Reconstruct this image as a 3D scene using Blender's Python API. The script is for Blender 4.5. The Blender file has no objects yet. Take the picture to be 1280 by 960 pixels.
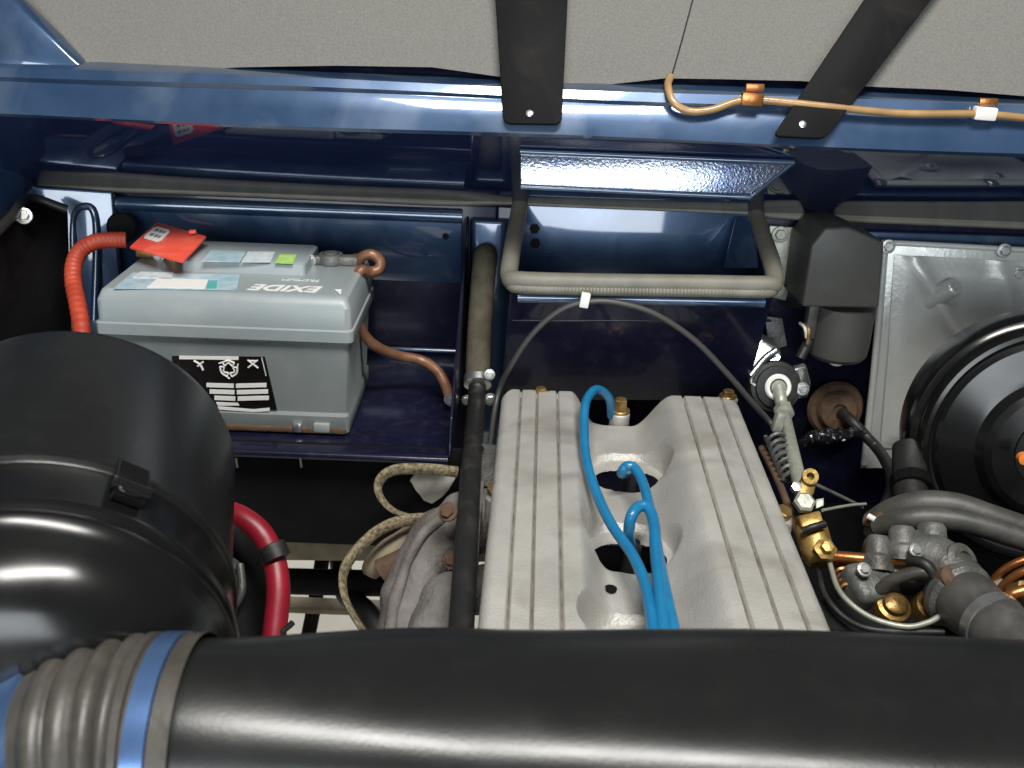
import bpy, bmesh, math, random
from mathutils import Vector, Matrix, noise
random.seed(7)
S = bpy.context.scene
COL = S.collection

# ------------------------------------------------------------------ camera
CZ, PITCH, ROLL, FPX = 1.5, math.radians(23.4), math.radians(2.2), 1244.0
CAM = Vector((0, 0, CZ))
Fv = Vector((0, math.cos(PITCH), -math.sin(PITCH)))
R0 = Vector((1, 0, 0)); U0 = Vector((0, math.sin(PITCH), math.cos(PITCH)))
Rv = R0 * math.cos(ROLL) + U0 * math.sin(ROLL)
Uv = U0 * math.cos(ROLL) - R0 * math.sin(ROLL)
cd = bpy.data.cameras.new('camera'); cam = bpy.data.objects.new('camera', cd); COL.objects.link(cam)
cam.matrix_world = Matrix(((Rv.x, Uv.x, -Fv.x, CAM.x), (Rv.y, Uv.y, -Fv.y, CAM.y), (Rv.z, Uv.z, -Fv.z, CAM.z), (0, 0, 0, 1)))
cd.sensor_width = 36; cd.lens = 36 * FPX / 1280; cd.clip_start = .02; cd.clip_end = 100
cd.dof.use_dof = True; cd.dof.focus_distance = 1.12; cd.dof.aperture_fstop = 9.0
S.camera = cam

# ------------------------------------------------------------------ light
W = bpy.data.worlds.new('World'); S.world = W; W.use_nodes = True
W.node_tree.nodes['Background'].inputs[0].default_value = (.86, .93, 1, 1)
W.node_tree.nodes['Background'].inputs[1].default_value = .07
def lamp(name, loc, target, sx, sy, power, col):
    l = bpy.data.lights.new(name, 'AREA'); l.shape = 'RECTANGLE'; l.size = sx; l.size_y = sy; l.energy = power; l.color = col
    o = bpy.data.objects.new(name, l); COL.objects.link(o); o.location = loc
    o.rotation_euler = (Vector(target) - Vector(loc)).to_track_quat('-Z', 'Y').to_euler()
lamp('ceiling_light', (.2, .05, 2.9), (-.1, .6, 1.0), 1.3, .32, 62, (1, .98, .93))
lamp('garage_door_light', (-.4, -3.2, 1.75), (0, 1.2, 1.2), 3.4, 1.7, 135, (.88, .95, 1))
lamp('floor_fill_light', (-.6, 4.6, 2.3), (-.3, 2.4, 0), 1.8, 1.2, 110, (1, .97, .9))  # added lamp behind the car, brightens the floor seen through the low gaps
S.view_settings.view_transform = 'Standard'; S.view_settings.look = 'None'
S.view_settings.exposure = 0.08; S.view_settings.gamma = 1.0
S.cycles.use_denoising = True

# ------------------------------------------------------------------ helpers
def ray(px, py): return Fv + Rv * ((px - 640) / FPX) + Uv * ((480 - py) / FPX)
def at(px, py, Y): d = ray(px, py); return CAM + d * (Y / d.y)
def atz(px, py, Z): d = ray(px, py); return CAM + d * ((Z - CZ) / d.z)
def att(px, py, t): return CAM + ray(px, py) * t
V = lambda *a: Vector(a)

MATS = {}
def mat(name, col, rough=.5, metal=0, col2=None, nscale=30, bump=0, bscale=200, coat=0, rvar=0, ior=None, spec=None, dust=None, stretch=None, coat_rough=.04, aniso=0, emit=None):
    m = bpy.data.materials.new(name); m.use_nodes = True; nt = m.node_tree; b = nt.nodes['Principled BSDF']; L = nt.links.new
    b.inputs['Base Color'].default_value = (*col, 1); b.inputs['Roughness'].default_value = rough; b.inputs['Metallic'].default_value = metal
    b.inputs['Coat Weight'].default_value = coat; b.inputs['Coat Roughness'].default_value = coat_rough
    if coat >= 1: b.inputs['Coat IOR'].default_value = 1.7
    if ior: b.inputs['IOR'].default_value = ior
    if spec is not None: b.inputs['Specular IOR Level'].default_value = spec
    tc = nt.nodes.new('ShaderNodeTexCoord'); src = tc.outputs['Object']
    if stretch:
        mp = nt.nodes.new('ShaderNodeMapping'); mp.inputs['Scale'].default_value = stretch; L(src, mp.inputs[0]); src = mp.outputs[0]
    def nz(sc, det=5, dist=0):
        n = nt.nodes.new('ShaderNodeTexNoise'); n.inputs['Scale'].default_value = sc; n.inputs['Detail'].default_value = det; n.inputs['Distortion'].default_value = dist
        L(src, n.inputs['Vector']); return n.outputs['Fac']
    cur = None
    if col2:
        r = nt.nodes.new('ShaderNodeValToRGB'); r.color_ramp.elements[0].position = .35; r.color_ramp.elements[1].position = .65
        r.color_ramp.elements[0].color = (*col, 1); r.color_ramp.elements[1].color = (*col2, 1); L(nz(nscale), r.inputs[0]); cur = r.outputs[0]
    if dust:
        dc, amt, dsc = dust
        r = nt.nodes.new('ShaderNodeValToRGB'); r.color_ramp.elements[0].position = .5; r.color_ramp.elements[1].position = .75
        r.color_ramp.elements[0].color = (0, 0, 0, 1); r.color_ramp.elements[1].color = (amt,) * 3 + (1,); L(nz(dsc, 8, .6), r.inputs[0])
        mx = nt.nodes.new('ShaderNodeMixRGB'); L(r.outputs[0], mx.inputs[0]); mx.inputs[2].default_value = (*dc, 1)
        if cur: L(cur, mx.inputs[1])
        else: mx.inputs[1].default_value = (*col, 1)
        cur = mx.outputs[0]
    if cur: L(cur, b.inputs['Base Color'])
    if rvar:
        mr = nt.nodes.new('ShaderNodeMapRange'); mr.inputs[1].default_value = .3; mr.inputs[2].default_value = .7
        mr.inputs[3].default_value = max(0, rough - rvar); mr.inputs[4].default_value = min(1, rough + rvar); L(nz(18, 6), mr.inputs[0]); L(mr.outputs[0], b.inputs['Roughness'])
    if bump:
        bn = nt.nodes.new('ShaderNodeBump'); bn.inputs['Strength'].default_value = bump; bn.inputs['Distance'].default_value = .002
        L(nz(bscale, 4), bn.inputs['Height']); L(bn.outputs[0], b.inputs['Normal'])
    if emit: b.inputs['Emission Color'].default_value = (*emit[0], 1); b.inputs['Emission Strength'].default_value = emit[1]
    MATS[name] = m; return m

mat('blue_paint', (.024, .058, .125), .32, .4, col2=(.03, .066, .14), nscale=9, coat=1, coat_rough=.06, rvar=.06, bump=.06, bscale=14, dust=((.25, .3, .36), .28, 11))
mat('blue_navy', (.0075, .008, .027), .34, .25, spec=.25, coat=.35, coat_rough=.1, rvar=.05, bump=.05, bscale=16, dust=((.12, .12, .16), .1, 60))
mat('blue_gloss', (.012, .02, .06), .05, .0, ior=2.5, bump=.012, bscale=14)
mat('reflection_emboss', (.66, .7, .82), .2, 1, col2=(.25, .32, .52), nscale=13, bump=.22, bscale=330)  # pale mottled blue for the built reflection of the intake box
mat('felt', (.135, .131, .12), .95, col2=(.165, .16, .147), nscale=420, bump=.5, bscale=900, spec=.15)
mat('black_strap', (.004, .004, .0045), .6, bump=.12, bscale=160, spec=.1, dust=((.022, .018, .015), .4, 24))
mat('black_gloss', (.006, .006, .006), .22, 0, rvar=.04, bump=.01, bscale=60)
mat('black_satin', (.008, .0085, .008), .3, 0, rvar=.04, bump=.05, bscale=420, dust=((.05, .05, .047), .05, 45))
mat('black_plastic', (.022, .022, .021), .42, 0, bump=.1, bscale=500, rvar=.06)
mat('grey_plastic', (.065, .064, .058), .48, 0, bump=.1, bscale=600, dust=((.1, .1, .09), .3, 30))
mat('dark', (.004, .004, .005), .7, bump=.2, bscale=60, spec=.15, dust=((.012, .010, .009), .5, 30))
mat('rubber_seal', (.13, .122, .098), .55, 0, col2=(.17, .16, .13), nscale=40, bump=.2, bscale=300, dust=((.14, .13, .1), .4, 26))
mat('foam', (.06, .052, .034), .85, 0, col2=(.09, .078, .05), nscale=60, bump=.5, bscale=260)
mat('rubber', (.012, .012, .012), .5, bump=.15, bscale=200, dust=((.06, .055, .05), .4, 40))
mat('hose_grey', (.04, .036, .031), .42, 0, col2=(.06, .055, .047), nscale=50, bump=.12, bscale=200, dust=((.11, .095, .08), .35, 38))
mat('clamp_blue', (.12, .22, .45), .28, .75, rvar=.08)
mat('alloy', (.46, .445, .415), .5, .42, col2=(.54, .525, .49), nscale=14, bump=.5, bscale=520, rvar=.1, dust=((.2, .17, .13), .6, 12))
mat('alloy_dark', (.09, .093, .088), .48, .4, col2=(.19, .19, .18), nscale=34, bump=.5, bscale=260, rvar=.08, dust=((.045, .036, .025), .85, 26))
mat('alloy_plate', (.5, .515, .49), .36, .25, col2=(.62, .63, .6), nscale=6, bump=.25, bscale=160, rvar=.12, dust=((.33, .32, .29), .4, 12))
mat('zinc', (.6, .64, .62), .26, .95, col2=(.45, .52, .5), nscale=60, bump=.1, bscale=90)
mat('steel', (.62, .62, .6), .3, .9, bump=.08, bscale=160)
mat('brass', (.42, .29, .11), .4, .75, col2=(.28, .17, .06), nscale=60, bump=.25, bscale=240)
mat('gold_zinc', (.5, .34, .11), .42, .6, col2=(.3, .18, .05), nscale=70, bump=.25, bscale=240)
mat('copper', (.55, .24, .085), .32, .85, col2=(.4, .15, .05), nscale=50, bump=.15, bscale=200)
mat('copper_cable', (.26, .13, .075), .38, .3, col2=(.17, .08, .045), nscale=60, bump=.3, bscale=300)
mat('tan_hose', (.36, .22, .09), .32, 0, col2=(.26, .15, .06), nscale=30, coat=.5)
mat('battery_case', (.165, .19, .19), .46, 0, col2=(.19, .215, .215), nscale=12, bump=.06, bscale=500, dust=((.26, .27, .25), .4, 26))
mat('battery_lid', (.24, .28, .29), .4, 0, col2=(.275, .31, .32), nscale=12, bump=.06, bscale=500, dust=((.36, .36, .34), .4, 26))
mat('sticker_blue', (.3, .47, .56), .32, 0, col2=(.5, .62, .66), nscale=70, coat=.4)
mat('sticker_white', (.72, .75, .74), .35, 0, col2=(.5, .62, .66), nscale=130, coat=.3)
mat('sticker_teal', (.1, .42, .42), .35, coat=.3)
mat('green', (.3, .6, .08), .4, col2=(.5, .68, .25), nscale=150)
mat('white', (.75, .75, .72), .42, dust=((.5, .47, .4), .5, 40))
mat('white_matte', (.62, .61, .55), .8, col2=(.5, .48, .42), nscale=50, bump=.3, bscale=120)
mat('label_black', (.008, .006, .006), .22, coat=.6)
mat('red_card', (.72, .07, .045), .38, 0, col2=(.78, .1, .06), nscale=20, dust=((.8, .4, .3), .25, 40))
mat('red_cable', (.5, .07, .03), .5, 0, col2=(.36, .04, .02), nscale=30, bump=.15, bscale=150)
mat('red_cable_dark', (.27, .008, .02), .4, 0, col2=(.2, .007, .017), nscale=30, bump=.1, bscale=150)
mat('blue_lead', (.009, .15, .33), .34, 0, col2=(.013, .18, .37), nscale=40, coat=.3)
mat('cable_grey', (.045, .045, .043), .45)
mat('rust_rubber', (.075, .042, .025), .8, 0, col2=(.12, .07, .04), nscale=60, bump=.6, bscale=130)
mat('cast_iron', (.125, .115, .11), .8, .1, col2=(.2, .185, .175), nscale=30, bump=1.0, bscale=190, dust=((.075, .055, .045), .8, 16))
mat('braid', (.12, .095, .055), .55, .3, col2=(.36, .3, .19), nscale=210, bump=.9, bscale=420)
mat('pale_zinc', (.42, .43, .36), .42, .4, col2=(.32, .33, .27), nscale=60, bump=.2, bscale=200)
mat('dusty_beam', (.19, .15, .095), .8, 0, col2=(.27, .22, .15), nscale=30, bump=.4, bscale=150)
mat('concrete', (.6, .58, .52), .8, 0, col2=(.7, .68, .62), nscale=4, bump=.2, bscale=60)
mat('rubber_dusty', (.04, .04, .037), .5, 0, col2=(.08, .078, .07), nscale=26, bump=.25, bscale=120, dust=((.13, .125, .11), .4, 40))
mat('brass_dark', (.28, .17, .05), .34, .75, col2=(.14, .08, .03), nscale=90, bump=.25, bscale=240)
mat('grime', (.09, .075, .06), .8, 0, col2=(.2, .18, .15), nscale=60)
mat('orange', (.7, .2, .03), .35)
mat('foil_black', (.01, .01, .012), .16, 0, bump=.9, bscale=70, coat=1)
mat('print_white', (.78, .78, .75), .4)
mat('print_grey', (.2, .2, .21), .4)

ROOT = {}
def thing(name, label, cat, loc, group=None):
    o = bpy.data.objects.new(name, None); COL.objects.link(o); o.location = loc; o.empty_display_size = .02
    o['label'] = label; o['category'] = cat
    if group: o['group'] = group
    ROOT[o.name] = Vector(loc); return o
def tag(o, label, cat, group=None):
    o['label'] = label; o['category'] = cat
    if group: o['group'] = group
    return o
def link_bm(name, bm, m, parent=None, smooth=True, angle=38):
    me = bpy.data.meshes.new(name)
    bmesh.ops.recalc_face_normals(bm, faces=bm.faces[:])
    if parent is not None: off = ROOT[parent.name]
    else:
        cs = [v.co for v in bm.verts]
        off = Vector(((min(c.x for c in cs) + max(c.x for c in cs)) / 2, (min(c.y for c in cs) + max(c.y for c in cs)) / 2, min(c.z for c in cs)))
    for v in bm.verts: v.co -= off
    bm.to_mesh(me); bm.free()
    if smooth:
        me.polygons.foreach_set('use_smooth', [True] * len(me.polygons)); me.set_sharp_from_angle(angle=math.radians(angle))
    me.materials.append(MATS[m])
    o = bpy.data.objects.new(name, me); COL.objects.link(o)
    if parent is not None: o.parent = parent
    else: o.location = off
    ROOT[o.name] = off
    return o
def frame(ax):
    ax = Vector(ax).normalized(); a = Vector((0, 0, 1)) if abs(ax.z) < .9 else Vector((1, 0, 0))
    u = ax.cross(a).normalized(); return u, ax.cross(u).normalized(), ax
# ---- adders (work on a bmesh) ----
def a_box(bm, c, s, rot=None, bev=.002, seg=2):
    r = bmesh.ops.create_cube(bm, size=1); vs = r['verts']
    M = (rot.to_4x4() if rot else Matrix.Identity(4)); M.translation = Vector(c)
    for v in vs: v.co = M @ Vector((v.co.x * s[0], v.co.y * s[1], v.co.z * s[2]))
    if bev: bmesh.ops.bevel(bm, geom=list({e for v in vs for e in v.link_edges}), offset=bev, segments=seg, affect='EDGES', profile=.5)
def a_prism(bm, pts, ext, bev=0, seg=2):
    n0 = [bm.verts.new(p) for p in pts]; n1 = [bm.verts.new(Vector(p) + Vector(ext)) for p in pts]; k = len(pts)
    fs = [bm.faces.new(n0), bm.faces.new(n1[::-1])]
    for i in range(k): fs.append(bm.faces.new((n0[i], n1[i], n1[(i + 1) % k], n0[(i + 1) % k])))
    if bev: bmesh.ops.bevel(bm, geom=list({e for f in fs for e in f.edges}), offset=bev, segments=seg, affect='EDGES', profile=.5)
def spline(pts, n=10):
    P = [Vector(p) for p in pts]
    if len(P) < 3: return [P[0].lerp(P[1], i / n) for i in range(n + 1)]
    P = [P[0] * 2 - P[1]] + P + [P[-1] * 2 - P[-2]]; out = []
    for i in range(1, len(P) - 2):
        a, b, c, d = P[i - 1:i + 3]
        for k in range(n):
            t = k / n; out.append(.5 * ((2 * b) + (c - a) * t + (2 * a - 5 * b + 4 * c - d) * t * t + (3 * b - a - 3 * c + d) * t ** 3))
    out.append(P[-2]); return out
def a_tube(bm, pts, r, seg=12, n=10, cap=True, flat=None):
    """r: number or function of 0..1; flat=(w,h) makes an oval/strap section"""
    Q = spline(pts, n); m = len(Q); rings = []; up = None
    for i, q in enumerate(Q):
        t = (Q[min(i + 1, m - 1)] - Q[max(i - 1, 0)]).normalized()
        if up is None: u, v, _ = frame(t)
        else:
            u = (up - t * up.dot(t)).normalized(); v = t.cross(u)
        up = u; rr = r(i / (m - 1)) if callable(r) else r
        w, h = flat if flat else (1, 1)
        rings.append([bm.verts.new(q + u * (rr * w * math.cos(2 * math.pi * k / seg)) + v * (rr * h * math.sin(2 * math.pi * k / seg))) for k in range(seg)])
    for a, b in zip(rings, rings[1:]):
        for k in range(seg): bm.faces.new((a[k], a[(k + 1) % seg], b[(k + 1) % seg], b[k]))
    if cap: bm.faces.new(rings[0][::-1]); bm.faces.new(rings[-1])
def a_lathe(bm, o, ax, prof, seg=48, cap=True):
    u, v, ax = frame(ax); o = Vector(o); rings = []
    for r, h in prof:
        if r < 1e-6: rings.append([bm.verts.new(o + ax * h)])
        else: rings.append([bm.verts.new(o + ax * h + u * (r * math.cos(2 * math.pi * k / seg)) + v * (r * math.sin(2 * math.pi * k / seg))) for k in range(seg)])
    for a, b in zip(rings, rings[1:]):
        for k in range(seg):
            k2 = (k + 1) % seg
            if len(a) == 1 and len(b) == 1: continue
            if len(a) == 1: bm.faces.new((a[0], b[k2], b[k]))
            elif len(b) == 1: bm.faces.new((a[k], a[k2], b[0]))
            else: bm.faces.new((a[k], a[k2], b[k2], b[k]))
    if cap:
        for R in (rings[0], rings[-1]):
            if len(R) > 1: bm.faces.new(R)
def a_quad(bm, pts, div=1):
    bm.faces.new([bm.verts.new(p) for p in pts])
# ---- object makers ----
def box(name, c, s, m, parent=None, rot=None, bev=.002, seg=2):
    bm = bmesh.new(); a_box(bm, c, s, rot, bev, seg); return link_bm(name, bm, m, parent)
def prism(name, pts, ext, m, parent=None, bev=.0015, seg=2):
    bm = bmesh.new(); a_prism(bm, pts, ext, bev, seg); return link_bm(name, bm, m, parent)
def tube(name, pts, r, m, parent=None, seg=12, n=10, flat=None, cap=True):
    bm = bmesh.new(); a_tube(bm, pts, r, seg, n, cap, flat); return link_bm(name, bm, m, parent, angle=50)
def lathe(name, o, ax, prof, m, parent=None, seg=48, cap=True, angle=30):
    bm = bmesh.new(); a_lathe(bm, o, ax, prof, seg, cap); return link_bm(name, bm, m, parent, angle=angle)
def bolt(p, nrm, r, m, parent, name='bolt', h=None):
    bm = bmesh.new(); h = h or r * .8
    a_lathe(bm, p, nrm, [(0, -.002), (r * 1.45, -.002), (r * 1.5, r * .1), (r * 1.4, r * .22), (r * 1.0, r * .25)], 20)
    a_lathe(bm, p, nrm, [(r, r * .2), (r, h * .9), (r * .85, h), (0, h)], 6)
    return link_bm(name, bm, m, parent, angle=25)
def text(body, o, xdir, ydir, size, m, parent, name='lettering', ext=.0003, shear=0, bold=0):
    c = bpy.data.curves.new(name, 'FONT'); c.body = body; c.size = size; c.align_x = 'CENTER'; c.align_y = 'CENTER'; c.extrude = ext; c.shear = shear; c.offset = bold
    tmp = bpy.data.objects.new('tmp', c); COL.objects.link(tmp); bpy.context.view_layer.update()
    me = bpy.data.meshes.new_from_object(tmp.evaluated_get(bpy.context.evaluated_depsgraph_get())); bpy.data.objects.remove(tmp)
    X = Vector(xdir).normalized(); Z = X.cross(Vector(ydir)).normalized(); Yd = Z.cross(X); off = ROOT[parent.name]
    for v in me.vertices: v.co = Vector(o) + X * v.co.x + Yd * v.co.y + Z * v.co.z - off
    me.materials.clear(); me.materials.append(MATS[m])
    ob = bpy.data.objects.new(name, me); COL.objects.link(ob); ob.parent = parent; ROOT[ob.name] = off; return ob
def struct(o): o['kind'] = 'structure'; return o

# ================================================================== setting
bm = bmesh.new(); a_quad(bm, [(-9, -6, 0), (9, -6, 0), (9, 9, 0), (-9, 9, 0)]); o = struct(link_bm('garage_floor', bm, 'concrete'))

# ================================================================== bulkhead
BY = 1.37
bh = thing('bulkhead', 'dark blue painted steel bulkhead wall behind the battery and engine', 'bulkhead', (0, BY, .5))
# main wall (with a seam: left recess, centre post, right part)
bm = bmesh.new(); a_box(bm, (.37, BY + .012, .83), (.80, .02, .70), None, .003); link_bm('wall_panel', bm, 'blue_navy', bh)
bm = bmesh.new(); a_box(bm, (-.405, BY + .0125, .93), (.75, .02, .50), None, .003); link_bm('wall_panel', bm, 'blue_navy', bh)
# rounded top lip of battery recess
zt = at(330, 259, BY).z
def lip(x0, x1, y, z, r, name='top_lip', m='blue_paint'):
    bm = bmesh.new(); a_tube(bm, [(x0, y, z), (x1, y, z)], r, 14, 4); return link_bm(name, bm, m, bh, angle=50)
pl0, pl1 = at(112, 252, BY - .012), at(578, 264, BY - .012)
lip(pl0.x, pl1.x, BY - .010, zt, .010)
# brighter strip under the lip: the wall's reflection put into a lighter blue
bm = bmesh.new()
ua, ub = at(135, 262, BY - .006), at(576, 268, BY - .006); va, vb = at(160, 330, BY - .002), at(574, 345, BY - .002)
a_prism(bm, [(pl0.x + .03, BY - .014, zt), (pl1.x, BY - .014, zt), (pl1.x, BY - .003, zt - .10), (pl0.x + .03, BY - .003, zt - .10)], (0, .012, 0), .002); link_bm('upper_sheen', bm, 'blue_paint', bh)
# hole
h = at(557, 296, BY - .014)
lathe('drain_hole', h + V(0, .002, 0), (0, -1, 0), [(0, 0), (.0045, 0), (.0045, .0015), (0, .0015)], 'dark', bh, 16)
# centre post between recess and intake box
q0, q1 = at(586, 268, BY - .02), at(636, 268, BY - .02)
bm = bmesh.new()
a_prism(bm, [(q0.x, BY, zt - .002), (q0.x + .006, BY - .022, zt - .002), (q1.x - .006, BY - .022, zt - .002), (q1.x + .01, BY, zt - .002)], (0, .01, -.5), .005, 3); link_bm('centre_post', bm, 'blue_paint', bh)
# rolled pressed rib at left of the battery
tube('pressed_rib', [at(95, 400, 1.31), at(92, 300, 1.335), at(94, 268, 1.34), at(104, 258, 1.34), at(117, 264, 1.34), at(121, 300, 1.335), at(118, 400, 1.31)], .0055, 'blue_paint', bh)
prism('side_panel', [at(20, 232, 1.33), at(140, 240, 1.345), at(160, 470, 1.33), at(30, 470, 1.30)], (0, .012, 0), 'blue_paint', bh, .003)
# opening behind the terminal cover
lathe('cable_opening', at(153, 284, 1.335), (0.1, -1, .2), [(0, 0), (.019, 0), (.021, .002), (.018, .004), (0, .004)], 'dark', bh, 28)
# lower wall right of the intake box
prism('right_pressing', [at(955, 285, BY - .015), at(1290, 296, BY - .015), at(1290, 330, BY - .015), at(955, 310, BY - .015)], (0, .012, 0), 'blue_paint', bh, .003)

# rubber seal along the bulkhead top
def corrug(pts, r, n): return pts
sl = thing('rubber_seal', 'long grey brown ribbed rubber seal along the bulkhead top edge', 'seal', at(640, 250, BY - .01))
sp = [at(30, 226, BY - .005), at(200, 231, BY - .005), at(420, 240, BY - .005), at(560, 246, BY - .005), at(640, 245, BY - .005), at(720, 250, BY - .005), at(900, 257, BY - .005), at(1000, 264, BY - .005), at(1150, 270, BY - .005), at(1320, 277, BY - .005)]
tube('seal_bulb', sp, .013, 'rubber_seal', sl, 14, 8)
tube('seal_lip', [p + V(0, -.009, -.006) for p in sp], .0045, 'rubber_seal', sl, 8, 8)

# ================================================================== bonnet above
bn = thing('bonnet', 'raised blue bonnet with grey felt liner over the bulkhead', 'bonnet', (0, 1.3, 1.2))
# rail: lower edge, upper edge from the picture at chosen depth
LY, UY = 1.115, 1.145
rl = [(0, 143), (640, 172), (1280, 193)]; ru = [(0, 96), (640, 103), (1280, 138)]
zl = at(640, 172, LY).z; zu = at(640, 104, UY).z
X0, X1 = -.80, .80
bm = bmesh.new()
prof = [(LY + .02, zl + .004), (LY + .004, zl), (LY, zl + .004), (LY + .006, zl + .02), (LY + .012, zu - .022), (LY + .016, zu - .016), (LY + .013, zu - .011), (LY + .018, zu - .002), (LY + .026, zu), (LY + .06, zu + .004), (LY + .06, zl + .03)]
nx = 60; rows = []
for i in range(nx + 1):
    x = X0 + (X1 - X0) * i / nx
    rows.append([bm.verts.new((x, y, z + .0012 * math.sin(x * 9 + k * .6))) for k, (y, z) in enumerate(prof)])
for a, b in zip(rows, rows[1:]):
    for k in range(len(prof)): bm.faces.new((a[k], a[(k + 1) % len(prof)], b[(k + 1) % len(prof)], b[k]))
bm.faces.new(rows[0]); bm.faces.new(rows[-1][::-1])
link_bm('rail', bm, 'blue_paint', bn, angle=25)
# glossy underside between seal and rail (sees the bay below)
MY, MZ = BY + .008, zt + .008
bm = bmesh.new(); a_prism(bm, [(X0, MY, MZ), (X1, MY, MZ), (X1, LY + .012, zl + .012), (X0, LY + .012, zl + .012)], (0, .004, .008), .001); link_bm('glossy_underside', bm, 'blue_gloss', bn)
# felt liner, two panels meeting in a seam, wavy lower edge
def liner(edge, top, name):
    bm = bmesh.new(); n = len(edge); A = []; 
    for (ex, ey), (tx, ty) in zip(edge, top):
        A.append((at(ex, ey, 1.157), at(tx, ty, 1.25)))
    nb = 14; g = []
    for lo, hi in A:
        g.append([bm.verts.new(lo.lerp(hi, k / nb) + V(0, -.006 * math.sin(k / nb * 3.1) + .0025 * noise.noise(lo.lerp(hi, k / nb) * 14), 0)) for k in range(nb + 1)])
    for a, b in zip(g, g[1:]):
        for k in range(nb): bm.faces.new((a[k], b[k], b[k + 1], a[k + 1]))
    r = bmesh.ops.extrude_face_region(bm, geom=bm.faces[:])
    for v in [e for e in r['geom'] if isinstance(e, bmesh.types.BMVert)]: v.co += V(0, .008, .002)
    return link_bm(name, bm, 'felt', bn, angle=60)
def resample(pts, n):
    out = []
    for i in range(n + 1):
        s = i / n * (len(pts) - 1); k = min(int(s), len(pts) - 2); f = s - k
        out.append((pts[k][0] + (pts[k + 1][0] - pts[k][0]) * f, pts[k][1] + (pts[k + 1][1] - pts[k][1]) * f))
    return out
e1 = resample([(112, 84), (130, 92), (220, 89), (300, 84), (420, 82), (540, 84), (640, 98), (740, 108), (838, 97)], 64)
t1 = resample([(-60, -60), (80, -60), (180, -60), (280, -60), (400, -60), (520, -60), (640, -60), (760, -60), (880, -60)], 64)
liner(e1, t1, 'liner_panel')
e2 = resample([(840, 98), (900, 99), (1000, 101), (1080, 108), (1180, 112), (1330, 124)], 40)
t2 = resample([(882, -60), (950, -60), (1050, -60), (1130, -60), (1220, -60), (1360, -60)], 40)
liner(e2, t2, 'liner_panel')
prism('liner_backing', [(X0, 1.18, zu), (X1, 1.18, zu), (X1, 1.295, zu + .16), (X0, 1.295, zu + .16)], (0, .008, .002), 'blue_navy', bn, .001)
# side rib at the left corner
prism('corner_rib', [at(-40, -30, 1.18), at(14, -6, 1.175), at(70, 52, 1.155), at(104, 84, 1.148), at(20, 86, 1.143), at(-60, 70, 1.143)], (0, .02, .004), 'blue_paint', bn, .004)

# hinge straps
def strap(pts, label, screw, y0, y1):
    t = thing('hinge_strap', label, 'strap', at(*pts[0], y0), 'black bonnet straps')
    P = [at(pts[0][0], pts[0][1], y0), at(pts[1][0], pts[1][1], y0), at(pts[2][0], pts[2][1], y1), at(pts[3][0], pts[3][1], y1)]
    c = (P[0] + P[1] + P[2] + P[3]) / 4; nrm = (P[1] - P[0]).cross(P[3] - P[0]).normalized()
    if nrm.y > 0: nrm = -nrm
    # rounded lower corners
    d = (P[2] - P[1]).normalized(); e = (P[3] - P[0]).normalized(); a = (P[1] - P[0]).normalized(); k = .007
    poly = [P[0] + e * k, P[0] + e * k * .3 + a * k * .3, P[0] + a * k, P[1] - a * k, P[1] - a * k * .3 + d * k * .3, P[1] + d * k, P[2], P[3]]
    prism('strap_band', poly, -nrm * .005, 'black_strap', t, .0012)
    s = at(*screw, y0); s = s - nrm * ((s - P[0]).dot(nrm))
    lathe('screw', s, nrm, [(.0042, -.001), (.004, .0012), (.002, .002), (0, .0021)], 'steel', t, 16)
    return t
strap([(629, 154), (702, 155), (713, -70), (615, -70)], 'upright black strap screwed to the blue rail, over unbroken felt liner', (662, 138), 1.107, 1.225)
strap([(966, 170), (1032, 173), (1232, -90), (1140, -90)], 'slanting worn black strap crossing over the tan washer hose', (1006, 152), 1.10, 1.225)

# washer hose on the rail
hs = thing('washer_hose', 'thin tan washer hose clipped along the blue rail', 'hose', at(1050, 130, 1.13))
hp = [at(838, 96, 1.157), at(835, 108, 1.135), at(842, 128, 1.121), at(862, 139, 1.119), at(890, 137, 1.120), at(920, 127, 1.123), at(950, 125, 1.123), at(1040, 134, 1.121), at(1130, 142, 1.121), at(1230, 143, 1.121), at(1320, 152, 1.121)]
tube('hose_run', hp, .0043, 'tan_hose', hs, 12, 8)
def clip(px, py, m):
    c = at(px, py, 1.121); box('hose_clip', c + V(0, .001, 0), (.024, .012, .014), m, hs, Matrix.Rotation(math.radians(2), 3, 'Y'), .002)
    box('clip_tab', c + V(.002, .002, .012), (.02, .005, .008), 'copper', hs, None, .001)
clip(940, 124, 'copper'); clip(1231, 142, 'white')

# bright reflection of the intake box, built as an embossed plate under the rail
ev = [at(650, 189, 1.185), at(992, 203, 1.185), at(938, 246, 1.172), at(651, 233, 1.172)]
t = thing('reflection_plate', 'glossy blue plate with a slanted end, standing in for the intake box reflection', 'plate', (ev[0] + ev[2]) / 2)
prism('reflection_face', ev, (0, .006, .002), 'reflection_emboss', t, .001)
tube('reflection_rim', [p + V(0, -.002, 0) for p in ev[:2]], .0035, 'blue_paint', t, 10, 3)
tube('reflection_rim', [p + V(0, -.002, 0) for p in ev[2:]], .0035, 'blue_paint', t, 10, 3)
tube('reflection_rim', [ev[1] + V(0, -.002, 0), ev[2] + V(0, -.002, 0)], .002, 'blue_paint', t, 10, 3)

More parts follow.
